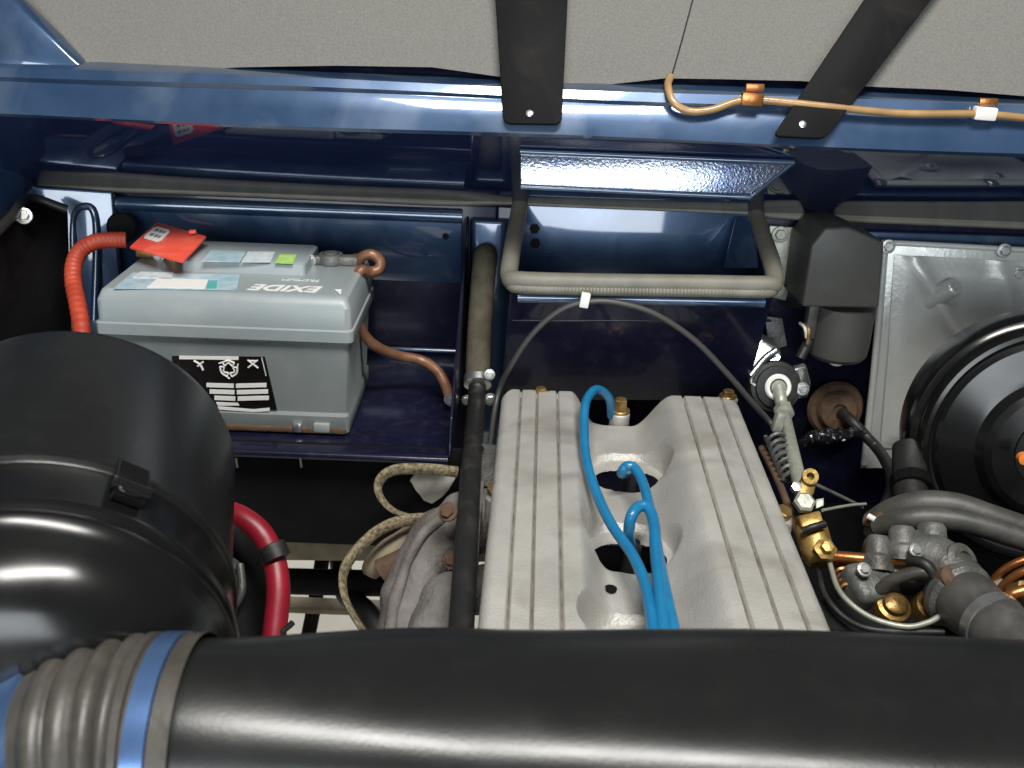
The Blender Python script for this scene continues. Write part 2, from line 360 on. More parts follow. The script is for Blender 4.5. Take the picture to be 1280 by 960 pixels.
# ================================================================== intake box
ib = thing('intake_box', 'deep blue open topped air intake box with rubber rim', 'intake box', at(800, 480, 1.3))
BL, BR = at(650, 258, BY - .012), at(944, 264, BY - .012)
FLp, FR = at(634, 350, 1.18), at(974, 357, 1.18)
zB, zF = BL.z, FLp.z
BL.z = BR.z = (BL.z + BR.z) / 2
DL, DR = at(626, 500, 1.25), at(930, 500, 1.25)
def sheet(name, pts, nrm, m, parent, th=.003, bev=.0008): return prism(name, pts, Vector(nrm) * th, m, parent, bev)
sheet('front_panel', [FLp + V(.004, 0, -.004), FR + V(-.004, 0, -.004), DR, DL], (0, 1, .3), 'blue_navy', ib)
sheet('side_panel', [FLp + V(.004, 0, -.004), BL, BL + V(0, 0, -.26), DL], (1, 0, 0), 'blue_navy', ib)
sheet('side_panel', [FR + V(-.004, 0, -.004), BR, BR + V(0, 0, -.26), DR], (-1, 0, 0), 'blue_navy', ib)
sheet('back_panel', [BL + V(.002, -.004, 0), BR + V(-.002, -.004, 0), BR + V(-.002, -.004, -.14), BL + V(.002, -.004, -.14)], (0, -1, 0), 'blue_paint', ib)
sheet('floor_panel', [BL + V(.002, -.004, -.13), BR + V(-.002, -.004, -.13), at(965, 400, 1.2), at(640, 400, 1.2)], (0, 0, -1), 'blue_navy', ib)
# bright folded edge below the front rim
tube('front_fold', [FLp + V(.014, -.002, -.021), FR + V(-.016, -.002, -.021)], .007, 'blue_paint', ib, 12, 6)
# right inner gusset
sheet('inner_gusset', [at(920, 272, 1.34), at(944, 272, 1.34), at(948, 335, 1.24), at(905, 335, 1.30)], (0, 1, 0), 'blue_paint', ib)
for px, py in ((668, 286), (669, 304)):
    lathe('screw_hole', at(px, py, BY - .0215), (0, -1, .1), [(0, 0), (.0075, 0), (.0075, .001), (0, .001)], 'dark', ib, 6)
rim = [BL + V(0, -.002, 0), BL.lerp(FLp, .35), BL.lerp(FLp, .75), FLp + V(.003, .012, 0), FLp + V(.018, 0, 0), FLp.lerp(FR, .3) + V(0, 0, -.001), FLp.lerp(FR, .7), FR + V(-.02, 0, 0), FR + V(-.004, .012, 0), FR.lerp(BR, .3), FR.lerp(BR, .7), BR + V(0, -.002, 0)]
tube('rim_seal', rim, .0115, 'rubber_seal', ib, 14, 6)
tube('rim_seal_lip', [p + V(0, -.007, -.008) for p in rim[3:9]], .0065, 'rubber_seal', ib, 10, 6)
# rib rings on the rim's lip
bm = bmesh.new()
for i in range(70):
    p = (FLp + V(.02, -.007, -.008)).lerp(FR + V(-.02, -.007, -.008), i / 69)
    a_lathe(bm, p, (1, 0, 0), [(.0058, -.0011), (.0075, -.0004), (.0075, .0004), (.0058, .0011)], 8)
o = link_bm('seal_ribs', bm, 'rubber_seal', ib); o['kind'] = 'stuff'

# ================================================================== battery tray
ZT = .955
tray = thing('battery_tray', 'dark painted steel shelf carrying the battery, with side gusset', 'tray', (-.3, 1.2, ZT))
xr = at(560, 572, 1.036).x
box('shelf', (xr - .30, 1.202, ZT - .004), (.60, .332, .006), 'blue_navy', tray, None, .002)
tube('front_fold', [(xr - .6, 1.036, ZT - .004), (xr, 1.036, ZT - .004)], .0055, 'blue_navy', tray, 10, 3)
bm = bmesh.new(); a_prism(bm, [(xr, 1.036, ZT), (xr, BY, ZT), (xr, BY, zt - .002), (xr, BY - .018, zt - .004), (xr, 1.06, ZT + .04)], (.003, 0, 0), .0008)
link_bm('side_gusset', bm, 'blue_navy', tray)
tube('back_flange', [(xr - .6, BY - .004, ZT + .003), (xr, BY - .004, ZT + .003)], .004, 'blue_paint', tray, 8, 3)
box('apron', (xr - .28, 1.06, ZT - .07), (.66, .006, .14), 'dark', tray, None, .002)
for px in (296, 376): 
    p = at(px, 577, 1.03); tube('drain_lip', [p + V(0, -.002, .005), p + V(.001, -.003, -.006)], .0014, 'steel', tray, 8, 2)

# ================================================================== battery
bt = thing('battery', 'grey car battery with lettered lid on the dark shelf', 'battery', (-.33, 1.16, ZT))
yF, yB = 1.077, 1.255
xl, xrb = at(118, 400, yF).x, at(437, 400, yF).x; zTop = at(290, 366, yF + .013).z; zBot = ZT
xc = (xl + xrb) / 2; wd = xrb - xl
# case body (slight taper)
bm = bmesh.new()
def rect_loft(bm, secs, bev=.004):
    rings = []
    for (x0, x1, y0, y1, z) in secs:
        c = bev; pts = []
        for (cx, cy, a0) in ((x1 - c, y1 - c, 0), (x0 + c, y1 - c, 90), (x0 + c, y0 + c, 180), (x1 - c, y0 + c, 270)):
            for k in range(4):
                a = math.radians(a0 + 30 * k); pts.append((cx + c * math.cos(a), cy + c * math.sin(a), z))
        rings.append([bm.verts.new(p) for p in pts])
    for a, b in zip(rings, rings[1:]):
        for k in range(16): bm.faces.new((a[k], a[(k + 1) % 16], b[(k + 1) % 16], b[k]))
    bm.faces.new(rings[0][::-1]); bm.faces.new(rings[-1])
H = zTop - zBot
rect_loft(bm, [(xl + .012, xrb - .008, yF + .008, yB - .004, zBot), (xl + .010, xrb - .006, yF + .006, yB - .003, zBot + .003), (xl + .010, xrb - .006, yF + .006, yB - .003, zBot + .024), (xl + .013, xrb - .008, yF + .011, yB - .006, zBot + .027), (xl + .006, xrb - .003, yF + .008, yB - .004, zBot + H * .70)], .006)
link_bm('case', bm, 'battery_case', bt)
# lid: lower step, then chamfered upper
bm = bmesh.new()
rect_loft(bm, [(xl + .002, xrb + .001, yF + .005, yB, zBot + H * .68), (xl - .002, xrb + .003, yF + .001, yB, zBot + H * .70), (xl - .002, xrb + .003, yF + .001, yB, zBot + H * .775), (xl + .001, xrb + .001, yF + .003, yB, zBot + H * .785), (xl + .002, xrb, yF + .004, yB, zBot + H * .93), (xl + .006, xrb - .004, yF + .010, yB, zBot + H * .985), (xl + .010, xrb - .009, yF + .0135, yB - .004, zTop)], .008)
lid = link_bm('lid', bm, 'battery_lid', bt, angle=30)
# raised plateau at the back middle (between terminal wells)
pa, pb = atz(236, 330, zTop).x, atz(392, 330, zTop).x
bm = bmesh.new(); rect_loft(bm, [(pa, pb, yF + .088, yB, zTop - .001), (pa + .001, pb - .001, yF + .091, yB - .001, zTop + .012), (pa + .004, pb - .004, yF + .095, yB - .004, zTop + .0145)], .004); link_bm('lid_plateau', bm, 'battery_lid', bt)
# small notches along the lid seam
for px in (188, 256, 334, 400):
    p = at(px, 420, yF); box('seam_notch', (p.x, yF + .0065, zBot + H * .685), (.003, .003, .004), 'label_black', bt, None, .0005)
# stickers on the lid
def lid_patch(name, quad, m, z=.0006, th=.0006):
    P = [atz(px, py, zTop + z) for px, py in quad]; bm = bmesh.new(); a_prism(bm, P, (0, 0, th), 0); return link_bm(name, bm, m, bt, smooth=False)
lid_patch('sticker', [(142, 361), (296, 363), (300, 344), (166, 341)], 'sticker_blue')
lid_patch('sticker', [(184, 359), (256, 361), (261, 350), (198, 348)], 'print_white', .0013)
lid_patch('sticker', [(166, 347), (214, 349), (217, 341), (176, 340)], 'sticker_white', .0013)
lid_patch('sticker', [(258, 361), (270, 361), (272, 351), (260, 351)], 'sticker_teal', .0013)
zp = zTop + .0145
def plat_patch(name, quad, m):
    P = [atz(px, py, zp + .0005) for px, py in quad]; bm = bmesh.new(); a_prism(bm, P, (0, 0, .0006), 0); return link_bm(name, bm, m, bt, smooth=False)
plat_patch('sticker', [(252, 327), (300, 328), (308, 315), (264, 313)], 'sticker_blue')
plat_patch('sticker', [(302, 328), (338, 328), (344, 315), (310, 315)], 'sticker_white')
plat_patch('sticker', [(344, 329), (366, 330), (371, 319), (350, 318)], 'green')
c = atz(360, 360, zTop + .0004)
text('EXIDE', c, (-1, 0, 0), (0, -1, 0), .030, 'print_white', bt, bold=.0010, ext=.0002, shear=.25)
text('PREMIUM', atz(376, 350, zTop + .0006), (-1, 0, 0), (0, -1, 0), .011, 'sticker_white', bt, bold=.0003)
# white triangle
P = [atz(x, y, zTop + .0008) for x, y in ((418, 362), (427, 362), (426, 369))]; bm = bmesh.new(); a_prism(bm, P, (0, 0, .0005)); link_bm('corner_mark', bm, 'print_white', bt, smooth=False)
# front label: sits on case front, case front plane y ~ yF+.0085
yl = yF + .0082
def fp(px, py, d=0): return at(px, py, yl - d)
lb = prism('front_label', [fp(215, 445), fp(331, 446), fp(346, 512), fp(215, 506)], (0, .002, 0), 'label_black', bt, 0)
def lab(quad, m='print_white', nm='label_print'):
    return prism(nm, [fp(x, y, .0012) for x, y in quad], (0, .001, 0), m, lb, 0)
lab([(224, 445), (298, 446), (298, 450), (224, 449)])
for i, (y0, xe, xs) in enumerate(((480, 333, 258), (488, 335, 262), (496, 336, 268))):
    lab([(xs, y0 - 1), (292 + i, y0), (292 + i, y0 + 5), (xs, y0 + 4)]); lab([(295 + i, y0), (xe, y0 - 1), (xe, y0 + 4), (295 + i, y0 + 5)])
lab([(270, 503), (297, 504), (299, 507), (272, 507)])
lab([(272, 508), (316, 512), (337, 510), (337, 514), (316, 515), (274, 512)])
lab([(326.5, 447), (327.5, 447), (333, 470), (332, 470)], 'sticker_white')
# recycling emblem: three bent arrows round a triangle
bm = bmesh.new(); cc = fp(286, 461, .0013)
for k in range(3):
    a0 = math.radians(90 + 120 * k)
    def pp(r, a): return cc + V(r * math.cos(a), 0, r * math.sin(a))
    a_tube(bm, [pp(.0105, a0 - .75), pp(.0105, a0), pp(.0105, a0 + .75)], .0012, 6, 3)
    a_tube(bm, [pp(.0055, a0 - .9), pp(.0075, a0), pp(.0055, a0 + .9)], .001, 6, 3)
    a_tube(bm, [pp(.0105, a0 - .75), pp(.0055, a0 - .9)], .001, 6, 2); a_tube(bm, [pp(.0105, a0 + .75), pp(.0055, a0 + .9)], .001, 6, 2)
    a_tube(bm, [pp(.0105, a0 + .75), pp(.013, a0 + 1.05)], .001, 6, 2)
link_bm('recycling_emblem', bm, 'print_white', lb)
bm = bmesh.new(); a = fp(316, 455, .0013)
a_tube(bm, [a + V(-.006, 0, .005), a + V(.006, 0, -.005)], .001, 6, 2); a_tube(bm, [a + V(.006, 0, .005), a + V(-.006, 0, -.005)], .001, 6, 2); a_tube(bm, [a + V(-.004, 0, .004), a + V(.004, 0, .004)], .001, 6, 2)
link_bm('bin_emblem', bm, 'print_white', lb)
bm = bmesh.new(); a = fp(250, 455, .0013)
a_tube(bm, [a + V(-.007, 0, .004), a + V(0, 0, -.001), a + V(.003, 0, -.008)], .0013, 6, 3); a_tube(bm, [a + V(-.003, 0, -.003), a + V(.004, 0, .003)], .0012, 6, 2)
link_bm('caution_emblem', bm, 'print_white', lb)
# rusty hold-down foot
p = at(372, 545, yF); box('foot_clip', (p.x, yF + .004, zBot + .010), (.012, .01, .012), 'steel', bt, None, .003)
p = at(402, 548, yF); box('foot_clip', (p.x, yF + .005, zBot + .010), (.02, .008, .012), 'battery_lid', bt, None, .002)
bm = bmesh.new(); a_box(bm, (xc + .02, yF + .006, zBot + .006), (wd * .8, .008, .007), None, .002); link_bm('rusty_edge', bm, 'rust_rubber', bt)
# posts
ptm = atz(415, 328, zTop); lathe('terminal_post', (ptm.x, yB - .035, zTop - .004), (0, 0, 1), [(.0095, 0), (.0085, .018), (.007, .019), (0, .019)], 'steel', bt, 24)
lathe('terminal_post', (atz(218, 322, zTop).x, yB - .035, zTop - .004), (0, 0, 1), [(.0095, 0), (.0085, .014), (0, .014)], 'steel', bt, 24)

# earth clamp and copper lead
ec = thing('earth_lead', 'brown copper battery lead curling from a grey clamp to the shelf bolt', 'cable', (ptm.x, yB - .03, zTop))
pc = V(ptm.x, yB - .035, zTop + .006)
bm = bmesh.new(); a_lathe(bm, pc - V(0, 0, .006), (0, 0, 1), [(.0098, 0), (.016, 0), (.017, .004), (.015, .013), (.0098, .014)], 28, False)
a_box(bm, pc + V(.022, -.002, 0), (.026, .016, .012), None, .003); a_box(bm, pc + V(-.018, -.006, 0), (.014, .010, .012), None, .003)
link_bm('clamp', bm, 'alloy_dark', ec); bolt(pc + V(-.024, -.010, 0), (0, -1, 0), .005, 'steel', ec, 'clamp_bolt')
yc = yB - .03
lp = [pc + V(.03, 0, .004), at(447, 332, yc), at(452, 322, yc - .008), at(464, 318, yc - .010), at(475, 326, yc - .01), at(473, 337, yc - .014), at(462, 340, yc - .02), at(452, 338, yc - .03), at(445, 350, 1.19), at(446, 380, 1.175), at(449, 406, 1.17), at(466, 430, 1.18), at(496, 444, 1.2), at(525, 450, 1.21), at(545, 462, 1.2), at(556, 480, 1.185), at(563, 499, 1.165)]
tube('lead', lp, .0068, 'copper_cable', ec, 12, 8)
lathe('lead_eyelet', at(563, 499, 1.163), (-.5, -1, .3), [(.003, 0), (.008, 0), (.008, .003), (.003, .003)], 'steel', ec, 18)
bolt(at(564, 501, 1.158), (-.4, -1, .3), .005, 'steel', ec, 'eyelet_bolt')

# red terminal cover
rc = thing('terminal_cover', 'red plastic flap with white symbol over the battery terminal', 'terminal cover', atz(210, 315, zTop))
zc = zTop + .026
R4 = [atz(162, 308, zc - .004), atz(228, 326, zc), atz(258, 295, zc + .004), atz(196, 277, zc)]
prism('flap', R4, (0, 0, -.0035), 'red_card', rc, .001)
def rcp(u, v): return (R4[0].lerp(R4[1], u)).lerp(R4[3].lerp(R4[2], u), v) + V(0, 0, .0006)
prism('symbol_patch', [rcp(.10, .34), rcp(.36, .34), rcp(.40, .42), rcp(.40, .74), rcp(.35, .82), rcp(.12, .82), rcp(.07, .74), rcp(.07, .42)], (0, 0, .0006), 'print_white', rc, 0)
for v0 in (.46, .64):
    for (a0, a1) in ((.13, .19), (.22, .27), (.29, .33)):
        prism('symbol_stroke', [rcp(a0, v0) + V(0, 0, .0007), rcp(a1, v0) + V(0, 0, .0007), rcp(a1 + .01, v0 + .09) + V(0, 0, .0007), rcp(a0 + .01, v0 + .09) + V(0, 0, .0007)], (0, 0, .0004), 'print_grey', rc, 0)
tube('hinge_pin', [R4[2] + V(-.022, .004, .003), R4[2] + V(-.014, .004, .004)], .003, 'red_card', rc, 8, 2)
bm = bmesh.new(); tp = V(atz(218, 322, zTop).x, yB - .035, zTop); a_lathe(bm, tp, (0, 0, 1), [(.010, 0), (.017, 0), (.017, .011), (.010, .012)], 24, False); a_box(bm, tp + V(-.026, .0, .006), (.04, .018, .010), None, .002)
link_bm('clamp', bm, 'brass', rc)
bolt(tp + V(-.014, -.016, .006), (0, -1, 0), .005, 'steel', rc, 'clamp_bolt')

# red starter cable
tube('orange_cable', [at(158, 300, 1.25), at(138, 300, 1.245), at(117, 303, 1.24), at(100, 314, 1.235), at(92, 332, 1.22), at(92, 355, 1.20), at(97, 380, 1.17), at(102, 410, 1.14), at(106, 450, 1.11)], lambda t: .0104 + .00025 * math.sin(t * 190), 'red_cable', None, 16, 40)
tag(bpy.data.objects['orange_cable'], 'thick orange red cable arching beside the battery and down', 'cable')
# black side panel left of the battery
sb = thing('inner_wing', 'black dusty inner wing panel at the side of the battery bay', 'panel', at(40, 420, 1.15))
prism('wing_panel', [at(-30, 300, 1.10), at(36, 246, 1.26), at(86, 262, 1.28), at(92, 470, 1.24), at(-30, 520, 1.02)], (-.01, .006, 0), 'dark', sb, .003)
tube('wing_edge', [at(-20, 305, 1.09), at(14, 272, 1.17), at(36, 248, 1.255), at(84, 262, 1.275)], .006, 'black_plastic', sb, 10, 6)
bolt(at(30, 270, 1.2), (.3, -1, .5), .007, 'steel', sb)
# blue wing edge at far left
prism('blue_wing_edge', [at(-40, 215, 1.27), at(20, 206, 1.32), at(34, 234, 1.32), at(28, 250, 1.29), at(-2, 290, 1.2), at(-40, 300, 1.15)], (0, .03, -.004), 'blue_paint', None, .006, 3)
tag(bpy.data.objects['blue_wing_edge'], 'light blue folded wing edge beside the end of the rubber seal', 'wing')

# ================================================================== insulated pipe and black tube
ip = thing('heater_pipe', 'black heater tube sheathed in brown foam, running beside the engine', 'pipe', att(580, 760, .9))
tube('foam_sleeve', [at(607, 318, 1.345), at(606, 326, 1.31), at(603, 360, 1.285), at(599, 420, 1.25), at(597, 468, 1.22)], .0165, 'foam', ip, 16, 8)
tube('black_tube', [at(597, 462, 1.222), at(596, 500, 1.19), att(590, 570, 1.16), att(584, 660, 1.02), att(577, 775, .89), att(572, 850, .82)], .0118, 'rubber', ip, 16, 8)
lathe('hose_clip', at(597, 476, 1.215), (at(597, 468, 1.22) - at(596, 488, 1.2)).normalized(), [(.016, -.007), (.0185, -.006), (.0185, .006), (.016, .007)], 'steel', ip, 24)
bolt(at(612, 468, 1.2), (0, -1, .2), .005, 'steel', ip, 'clip_screw')
bolt(at(613, 499, 1.2), (.2, -1, .2), .0055, 'steel', ip, 'clip_screw'); bolt(at(583, 500, 1.2), (-.2, -1, .2), .0045, 'steel', ip, 'clip_screw')

# ================================================================== engine
ZE = 1.0
en = thing('engine', 'twin cam engine with ribbed cast alloy cover and brass bolts', 'engine', (.13, .9, .6))
CBL, CBR = atz(627, 490, ZE), atz(918, 487, ZE)
CFL, CFR = atz(598, 768, ZE), atz(1043, 787, ZE)
YBk, YFr = (CBL.y + CBR.y) / 2, .60
def ext(a, b, Y): f = (Y - a.y) / (b.y - a.y); return a.x + (b.x - a.x) * f
XL = lambda Y: ext(CBL, CFL, Y); XR = lambda Y: ext(CBR, CFR, Y)
sst = lambda a, b, x: (lambda t: t * t * (3 - 2 * t))(min(1, max(0, (x - a) / (b - a))))
wells = []
for px, py in ((781, 607), (784, 702)):
    w = atz(px, py, ZE - .06); wells.append((w.x, w.y))
wells.append((wells[1][0] + (wells[1][0] - wells[0][0]), 2 * wells[1][1] - wells[0][1]))
WV = XR(1.0) - XL(1.0)
GL = [.118, .155, .255, .272]; GLg = (.082, .15, .235); GRg = (.768, .85, .928)
def cover_z(x, y):
    u = (x - XL(y)) / (XR(y) - XL(y)); bk = YBk - y
    lw = .355 + .0 * bk; z = 0
    # valley: left wall steep, right wall a long ramp
    dep = .040
    inL = sst(.292, .40, u); inR = 1 - sst(.555, .73, u)
    vz = -dep * inL * inR
    z += vz
    # wells: sloping back wall running down to a hole whose front rim stays high
    for wx, wy in wells:
        dx, dy = (x - wx) / 1.08, y - (wy - .004)
        d = math.hypot(dx, dy)
        z += (min(z, -.047) - z) * (1 - sst(.041, .047, d))
        d = math.hypot(dx, (y - (wy - .014)) * .8)
        z -= .008 * (1 - sst(.012, .042, d)) * sst(wy - .03, wy + .005, y)
    # edges
    e = .010
    for dd in ((x - XL(y)), (XR(y) - x), bk):
        if dd < e: z -= (1 - math.sqrt(max(0, 1 - (1 - dd / e) ** 2))) * e
    # grooves
    for g in GLg + GRg:
        gx = XL(y) + g * (XR(y) - XL(y)); d = abs(x - gx)
        if d < .0020: z -= .005 * (1 - d / .0020)
    z += .0004 * noise.noise(V(x * 60, y * 60, 3))
    return ZE + z
HR = .034
def hd(x, y): return min((math.hypot((x - wx) / 1.1, (y - (wy - .012)) * 1.08), wx, wy) for wx, wy in wells)
def holed(x, y): return hd(x, y)[0] < HR
bm = bmesh.new(); NU, NV = 300, 170; G = []
us = [i / NU for i in range(NU + 1)]
for j in range(NV + 1):
    y = YFr + (YBk - YFr) * j / NV; row = []
    for u in us:
        # back edge: corners chamfered and the valley stepping forward
        x = XL(y) + (XR(y) - XL(y)) * u
        cut = .012 * sst(.36, .44, u) * (1 - sst(.56, .7, u)) + .018 * (1 - sst(0, .05, u)) + .02 * sst(.93, 1, u) + .006 * max(0, 1 - abs(u - .17) / .04)
        yy = YFr + (YBk - cut - YFr) * j / NV
        z = cover_z(x, yy + (cut if yy > YBk - .03 else 0) * sst(YBk - .03, YBk - cut, yy))
        row.append(bm.verts.new((x, yy, z)))
    G.append(row)
for j in range(NV):
    for i in range(NU):
        q = (G[j][i], G[j][i + 1], G[j + 1][i + 1], G[j + 1][i])
        cx = sum(v.co.x for v in q) / 4; cy = sum(v.co.y for v in q) / 4
        if not holed(cx, cy): bm.faces.new(q)
# true the hole rims
for e in [e for e in bm.edges if e.is_boundary]:
    for v in e.verts:
        d, wx, wy = hd(v.co.x, v.co.y)
        if abs(d - HR) < .005 and d > 1e-6:
            k = HR / d; v.co.x = wx + (v.co.x - wx) * k; v.co.y = (wy - .012) + (v.co.y - (wy - .012)) * k
for v in [v for v in bm.verts if not v.link_faces and hd(v.co.x, v.co.y)[0] < HR]: bm.verts.remove(v)
# skirt
def skirt(vs):
    lo = [bm.verts.new((v.co.x, v.co.y, ZE - .085)) for v in vs]
    for i in range(len(vs) - 1): bm.faces.new((vs[i], vs[i + 1], lo[i + 1], lo[i]))
skirt([G[j][0] for j in range(NV + 1)]); skirt([G[j][NU] for j in range(NV + 1)]); skirt(G[NV]); skirt(G[0])
cov = link_bm('cam_cover', bm, 'alloy', en, angle=40)
for g_ in GLg + GRg:
    bm = bmesh.new(); gp = []
    for y_ in (YFr + .004, YBk - .026): gp.append(V(XL(y_) + g_ * (XR(y_) - XL(y_)), y_, ZE - .0027))
    a_prism(bm, [gp[0] - V(.0006, 0, 0), gp[0] + V(.0006, 0, 0), gp[1] + V(.0006, 0, 0), gp[1] - V(.0006, 0, 0)], (0, 0, -.001)); link_bm('groove', bm, 'grime', cov, smooth=False)
# block underneath (dark)
xm = (XL(.9) + XR(.9)) / 2
box('engine_block', (xm, .86, .66), (.262, .50, .28), 'dark', en, None, .01)
# flange and bolt bosses
def boss(px, py, z, nrm=(0, -.2, 1), r=.0075, hgt=.010, m='brass', base=True):
    p = atz(px, py, z); 
    if base: lathe('bolt_boss', p - V(0, 0, .03), (0, 0, 1), [(.013, 0), (.013, .026), (.011, .029), (0, .029)], 'alloy', en, 20)
    return bolt(p, nrm, r, m, en, 'cover_bolt', hgt)
boss(775, 513, ZE - .028, (0, 0, 1), .0085, .016)
boss(676, 491, ZE - .004, (0, 0, 1), .007, .007)
boss(910, 495, ZE - .012, (0, .0, 1), .0075, .008)
boss(622, 617, ZE - .016, (-.4, -.3, 1), .0085, .012)
boss(975, 646, ZE - .016, (.3, -.3, 1), .009, .011)
p = atz(966, 634, ZE - .006); lathe('cast_lug', p - V(0, 0, .02), (0, 0, 1), [(.011, 0), (.0115, .016), (.008, .02), (0, .021)], 'alloy', en, 20)
p = atz(628, 600, ZE - .006); lathe('cast_lug', p - V(0, 0, .02), (0, 0, 1), [(.012, 0), (.0115, .016), (.008, .02), (0, .021)], 'alloy', en, 20)
# bridges with small holes between wells
for px, py in ((760, 735),):
    q = atz(px + 3, py + 2, ZE - .0385); lathe('vent_hole', q + V(0, 0, .0006), (0, 0, 1), [(0, 0), (.0062, 0), (.0062, .0008), (0, .0008)], 'dark', en, 18)
# plug boots
for i, (wx, wy) in enumerate(wells[:2]):
    bx = wx + .004 + .016 * (i == 0) * 0; lathe('plug_boot', (bx, wy + .004, ZE - .13), (.02, .02, 1), [(.0105, 0), (.0105, .055), (.009, .060), (.0085, .085), (.0065, .09), (0, .09)], 'rubber', en, 20)
# lifting bracket on the left
bk = prism('lifting_bracket', [att(592, 553, 1.19), att(622, 556, 1.17), att(622, 612, 1.13), att(606, 608, 1.14), att(587, 600, 1.15)], (.0, .004, -.003), 'alloy_dark', en, .001)
for px, py in ((601, 561), (599, 585)): lathe('bracket_hole', att(px, py, 1.165), (0, -.5, 1), [(0, 0), (.004, 0), (.004, .001), (0, .001)], 'dark', bk, 14)

# ignition leads: blue
def zpt(px, py, z): return atz(px, py, ZE + z)
g = 'blue ignition leads over the cam cover'
L1 = tube('ignition_lead', [zpt(764, 520, -.035), zpt(762, 500, -.005), zpt(753, 489, .012), zpt(742, 488, .02), zpt(732, 504, .02), zpt(730, 535, .012), zpt(733, 575, .004), zpt(745, 615, -.004), zpt(765, 657, -.008), zpt(790, 693, -.008), zpt(806, 730, -.010), zpt(816, 785, -.012), zpt(820, 840, -.02)], .0054, 'blue_lead', None, 12, 8)
tag(L1, 'blue ignition lead looping up beside the valley bolt and sweeping forward', 'lead', g)
w0, w1 = wells[0], wells[1]
L2 = tube('ignition_lead', [V(w0[0] + .004, w0[1] + .004, ZE - .045), zpt(777, 592, -.012), zpt(783, 583, .0), zpt(794, 586, .0), zpt(805, 608, -.004), zpt(815, 650, -.008), zpt(824, 700, -.01), zpt(834, 750, -.012), zpt(843, 790, -.014), zpt(850, 840, -.02)], .0054, 'blue_lead', None, 12, 8)
tag(L2, 'blue ignition lead rising from the plug well by the valley bolt', 'lead', g)
L3 = tube('ignition_lead', [V(w1[0] + .004, w1[1] + .004, ZE - .05), zpt(786, 668, -.02), zpt(789, 646, 0), zpt(798, 634, .004), zpt(809, 634, .004), zpt(817, 652, 0), zpt(820, 690, -.004), zpt(824, 735, -.008), zpt(829, 790, -.012), zpt(832, 840, -.02)], .0058, 'blue_lead', None, 12, 8)
tag(L3, 'blue ignition lead hooked over from the plug well beside the duct', 'lead', g)

# thin speedometer cable with tag
tc = thing('thin_cable', 'thin dark cable arching over the engine before the intake box', 'cable', at(740, 400, 1.16))
tube('cable_sheath', [att(612, 560, 1.22), at(622, 495, 1.155), at(640, 455, 1.15), at(668, 415, 1.15), at(702, 387, 1.15), at(738, 377, 1.15), at(775, 379, 1.15), at(820, 393, 1.15), at(868, 425, 1.15), at(910, 468, 1.15), at(940, 503, 1.15), at(966, 532, 1.15), att(985, 560, 1.2)], .0036, 'cable_grey', tc, 10, 8)
c = at(731, 375, 1.145); box('cable_tag', c, (.011, .009, .018), 'white', tc, Matrix.Rotation(math.radians(8), 3, 'Y'), .0012)

# ================================================================== right: wiper motor cover
wm = thing('wiper_motor_cover', 'dark grey plastic motor cover with rounded drum below', 'motor cover', at(1050, 460, 1.3))
wy0, wy1 = 1.265, 1.35
bm = bmesh.new()
fr = [at(1003, 384, wy0), at(1014, 308, wy0), at(1032, 285, wy0), at(1062, 284, wy0), at(1106, 303, wy0), at(1099, 386, wy0)]
a_prism(bm, fr, (-.006, wy1 - wy0, 0.0), .004, 3); link_bm('housing', bm, 'grey_plastic', wm, angle=35)
prism('housing_flank', [at(984, 388, wy1 - .01), at(986, 330, wy1 - .01), at(1016, 288, wy1 - .01), at(1034, 284, wy0 + .01), at(1014, 308, wy0 + .006), at(1003, 384, wy0 + .004)], (.006, .012, 0), 'black_plastic', wm, .002)
dc = at(1054, 388, wy0 + .045); dr = .0415
dz = dc.z - at(1054, 455, wy0).z
lathe('drum', dc - V(0, .003, -.01), (0, 0, -1), [(dr, 0), (dr, dz - .004), (dr * .97, dz + .008), (dr * .86, dz + .014), (0, dz + .015)], 'grey_plastic', wm, 48)
pcap = dc + V(-.002, -.014, -dz - .004); lathe('drum_cap', pcap, (0, 0, -1), [(.010, 0), (.009, .008), (.006, .010), (0, .0105)], 'white', wm, 20)
box('connector', at(1013, 400, wy0 + .03), (.014, .02, .05), 'grey_plastic', wm, None, .003)
tube('wire', [at(1000, 404, 1.30), at(1006, 410, 1.28), at(1008, 422, 1.28)], .0022, 'white', wm, 8, 5)
tube('wire', [at(1003, 404, 1.30), at(1011, 412, 1.278), at(1009, 430, 1.278)], .0024, 'gold_zinc', wm, 8, 5)
tube('plug_stub', [at(1012, 425, 1.29), at(1000, 448, 1.28)], .007, 'black_plastic', wm, 10, 3)
# bracket with two bolts beside it
mb = thing('motor_bracket', 'narrow grey steel bracket with bolts between rim seal and motor cover', 'bracket', at(975, 330, 1.35))
prism('bracket_plate', [at(962, 282, 1.352), at(1008, 286, 1.352), at(1000, 330, 1.352), at(982, 376, 1.345), at(966, 372, 1.345)], (0, .004, 0), 'pale_zinc', mb, .001)
bolt(at(975, 293, 1.350), (0, -1, .1), .0078, 'pale_zinc', mb); bolt(at(972, 362, 1.343), (0, -1, .1), .0068, 'pale_zinc', mb)
prism('bracket_foot', [at(956, 395, 1.33), at(978, 398, 1.33), at(984, 432, 1.32), at(962, 440, 1.32)], (0, .003, 0), 'alloy_dark', mb, .001)

# alloy blanking plate
ap = thing('alloy_plate', 'large bare alloy plate bolted to the bulkhead behind the servo', 'plate', at(1180, 560, 1.34))
ay = 1.335
PL = [at(1103, 300, ay), at(1330, 312, ay), at(1330, 590, ay - .02), at(1076, 585, ay - .02), at(1092, 460, ay - .01)]
prism('plate_sheet', PL, (0, .005, 0), 'alloy_plate', ap, .0012)
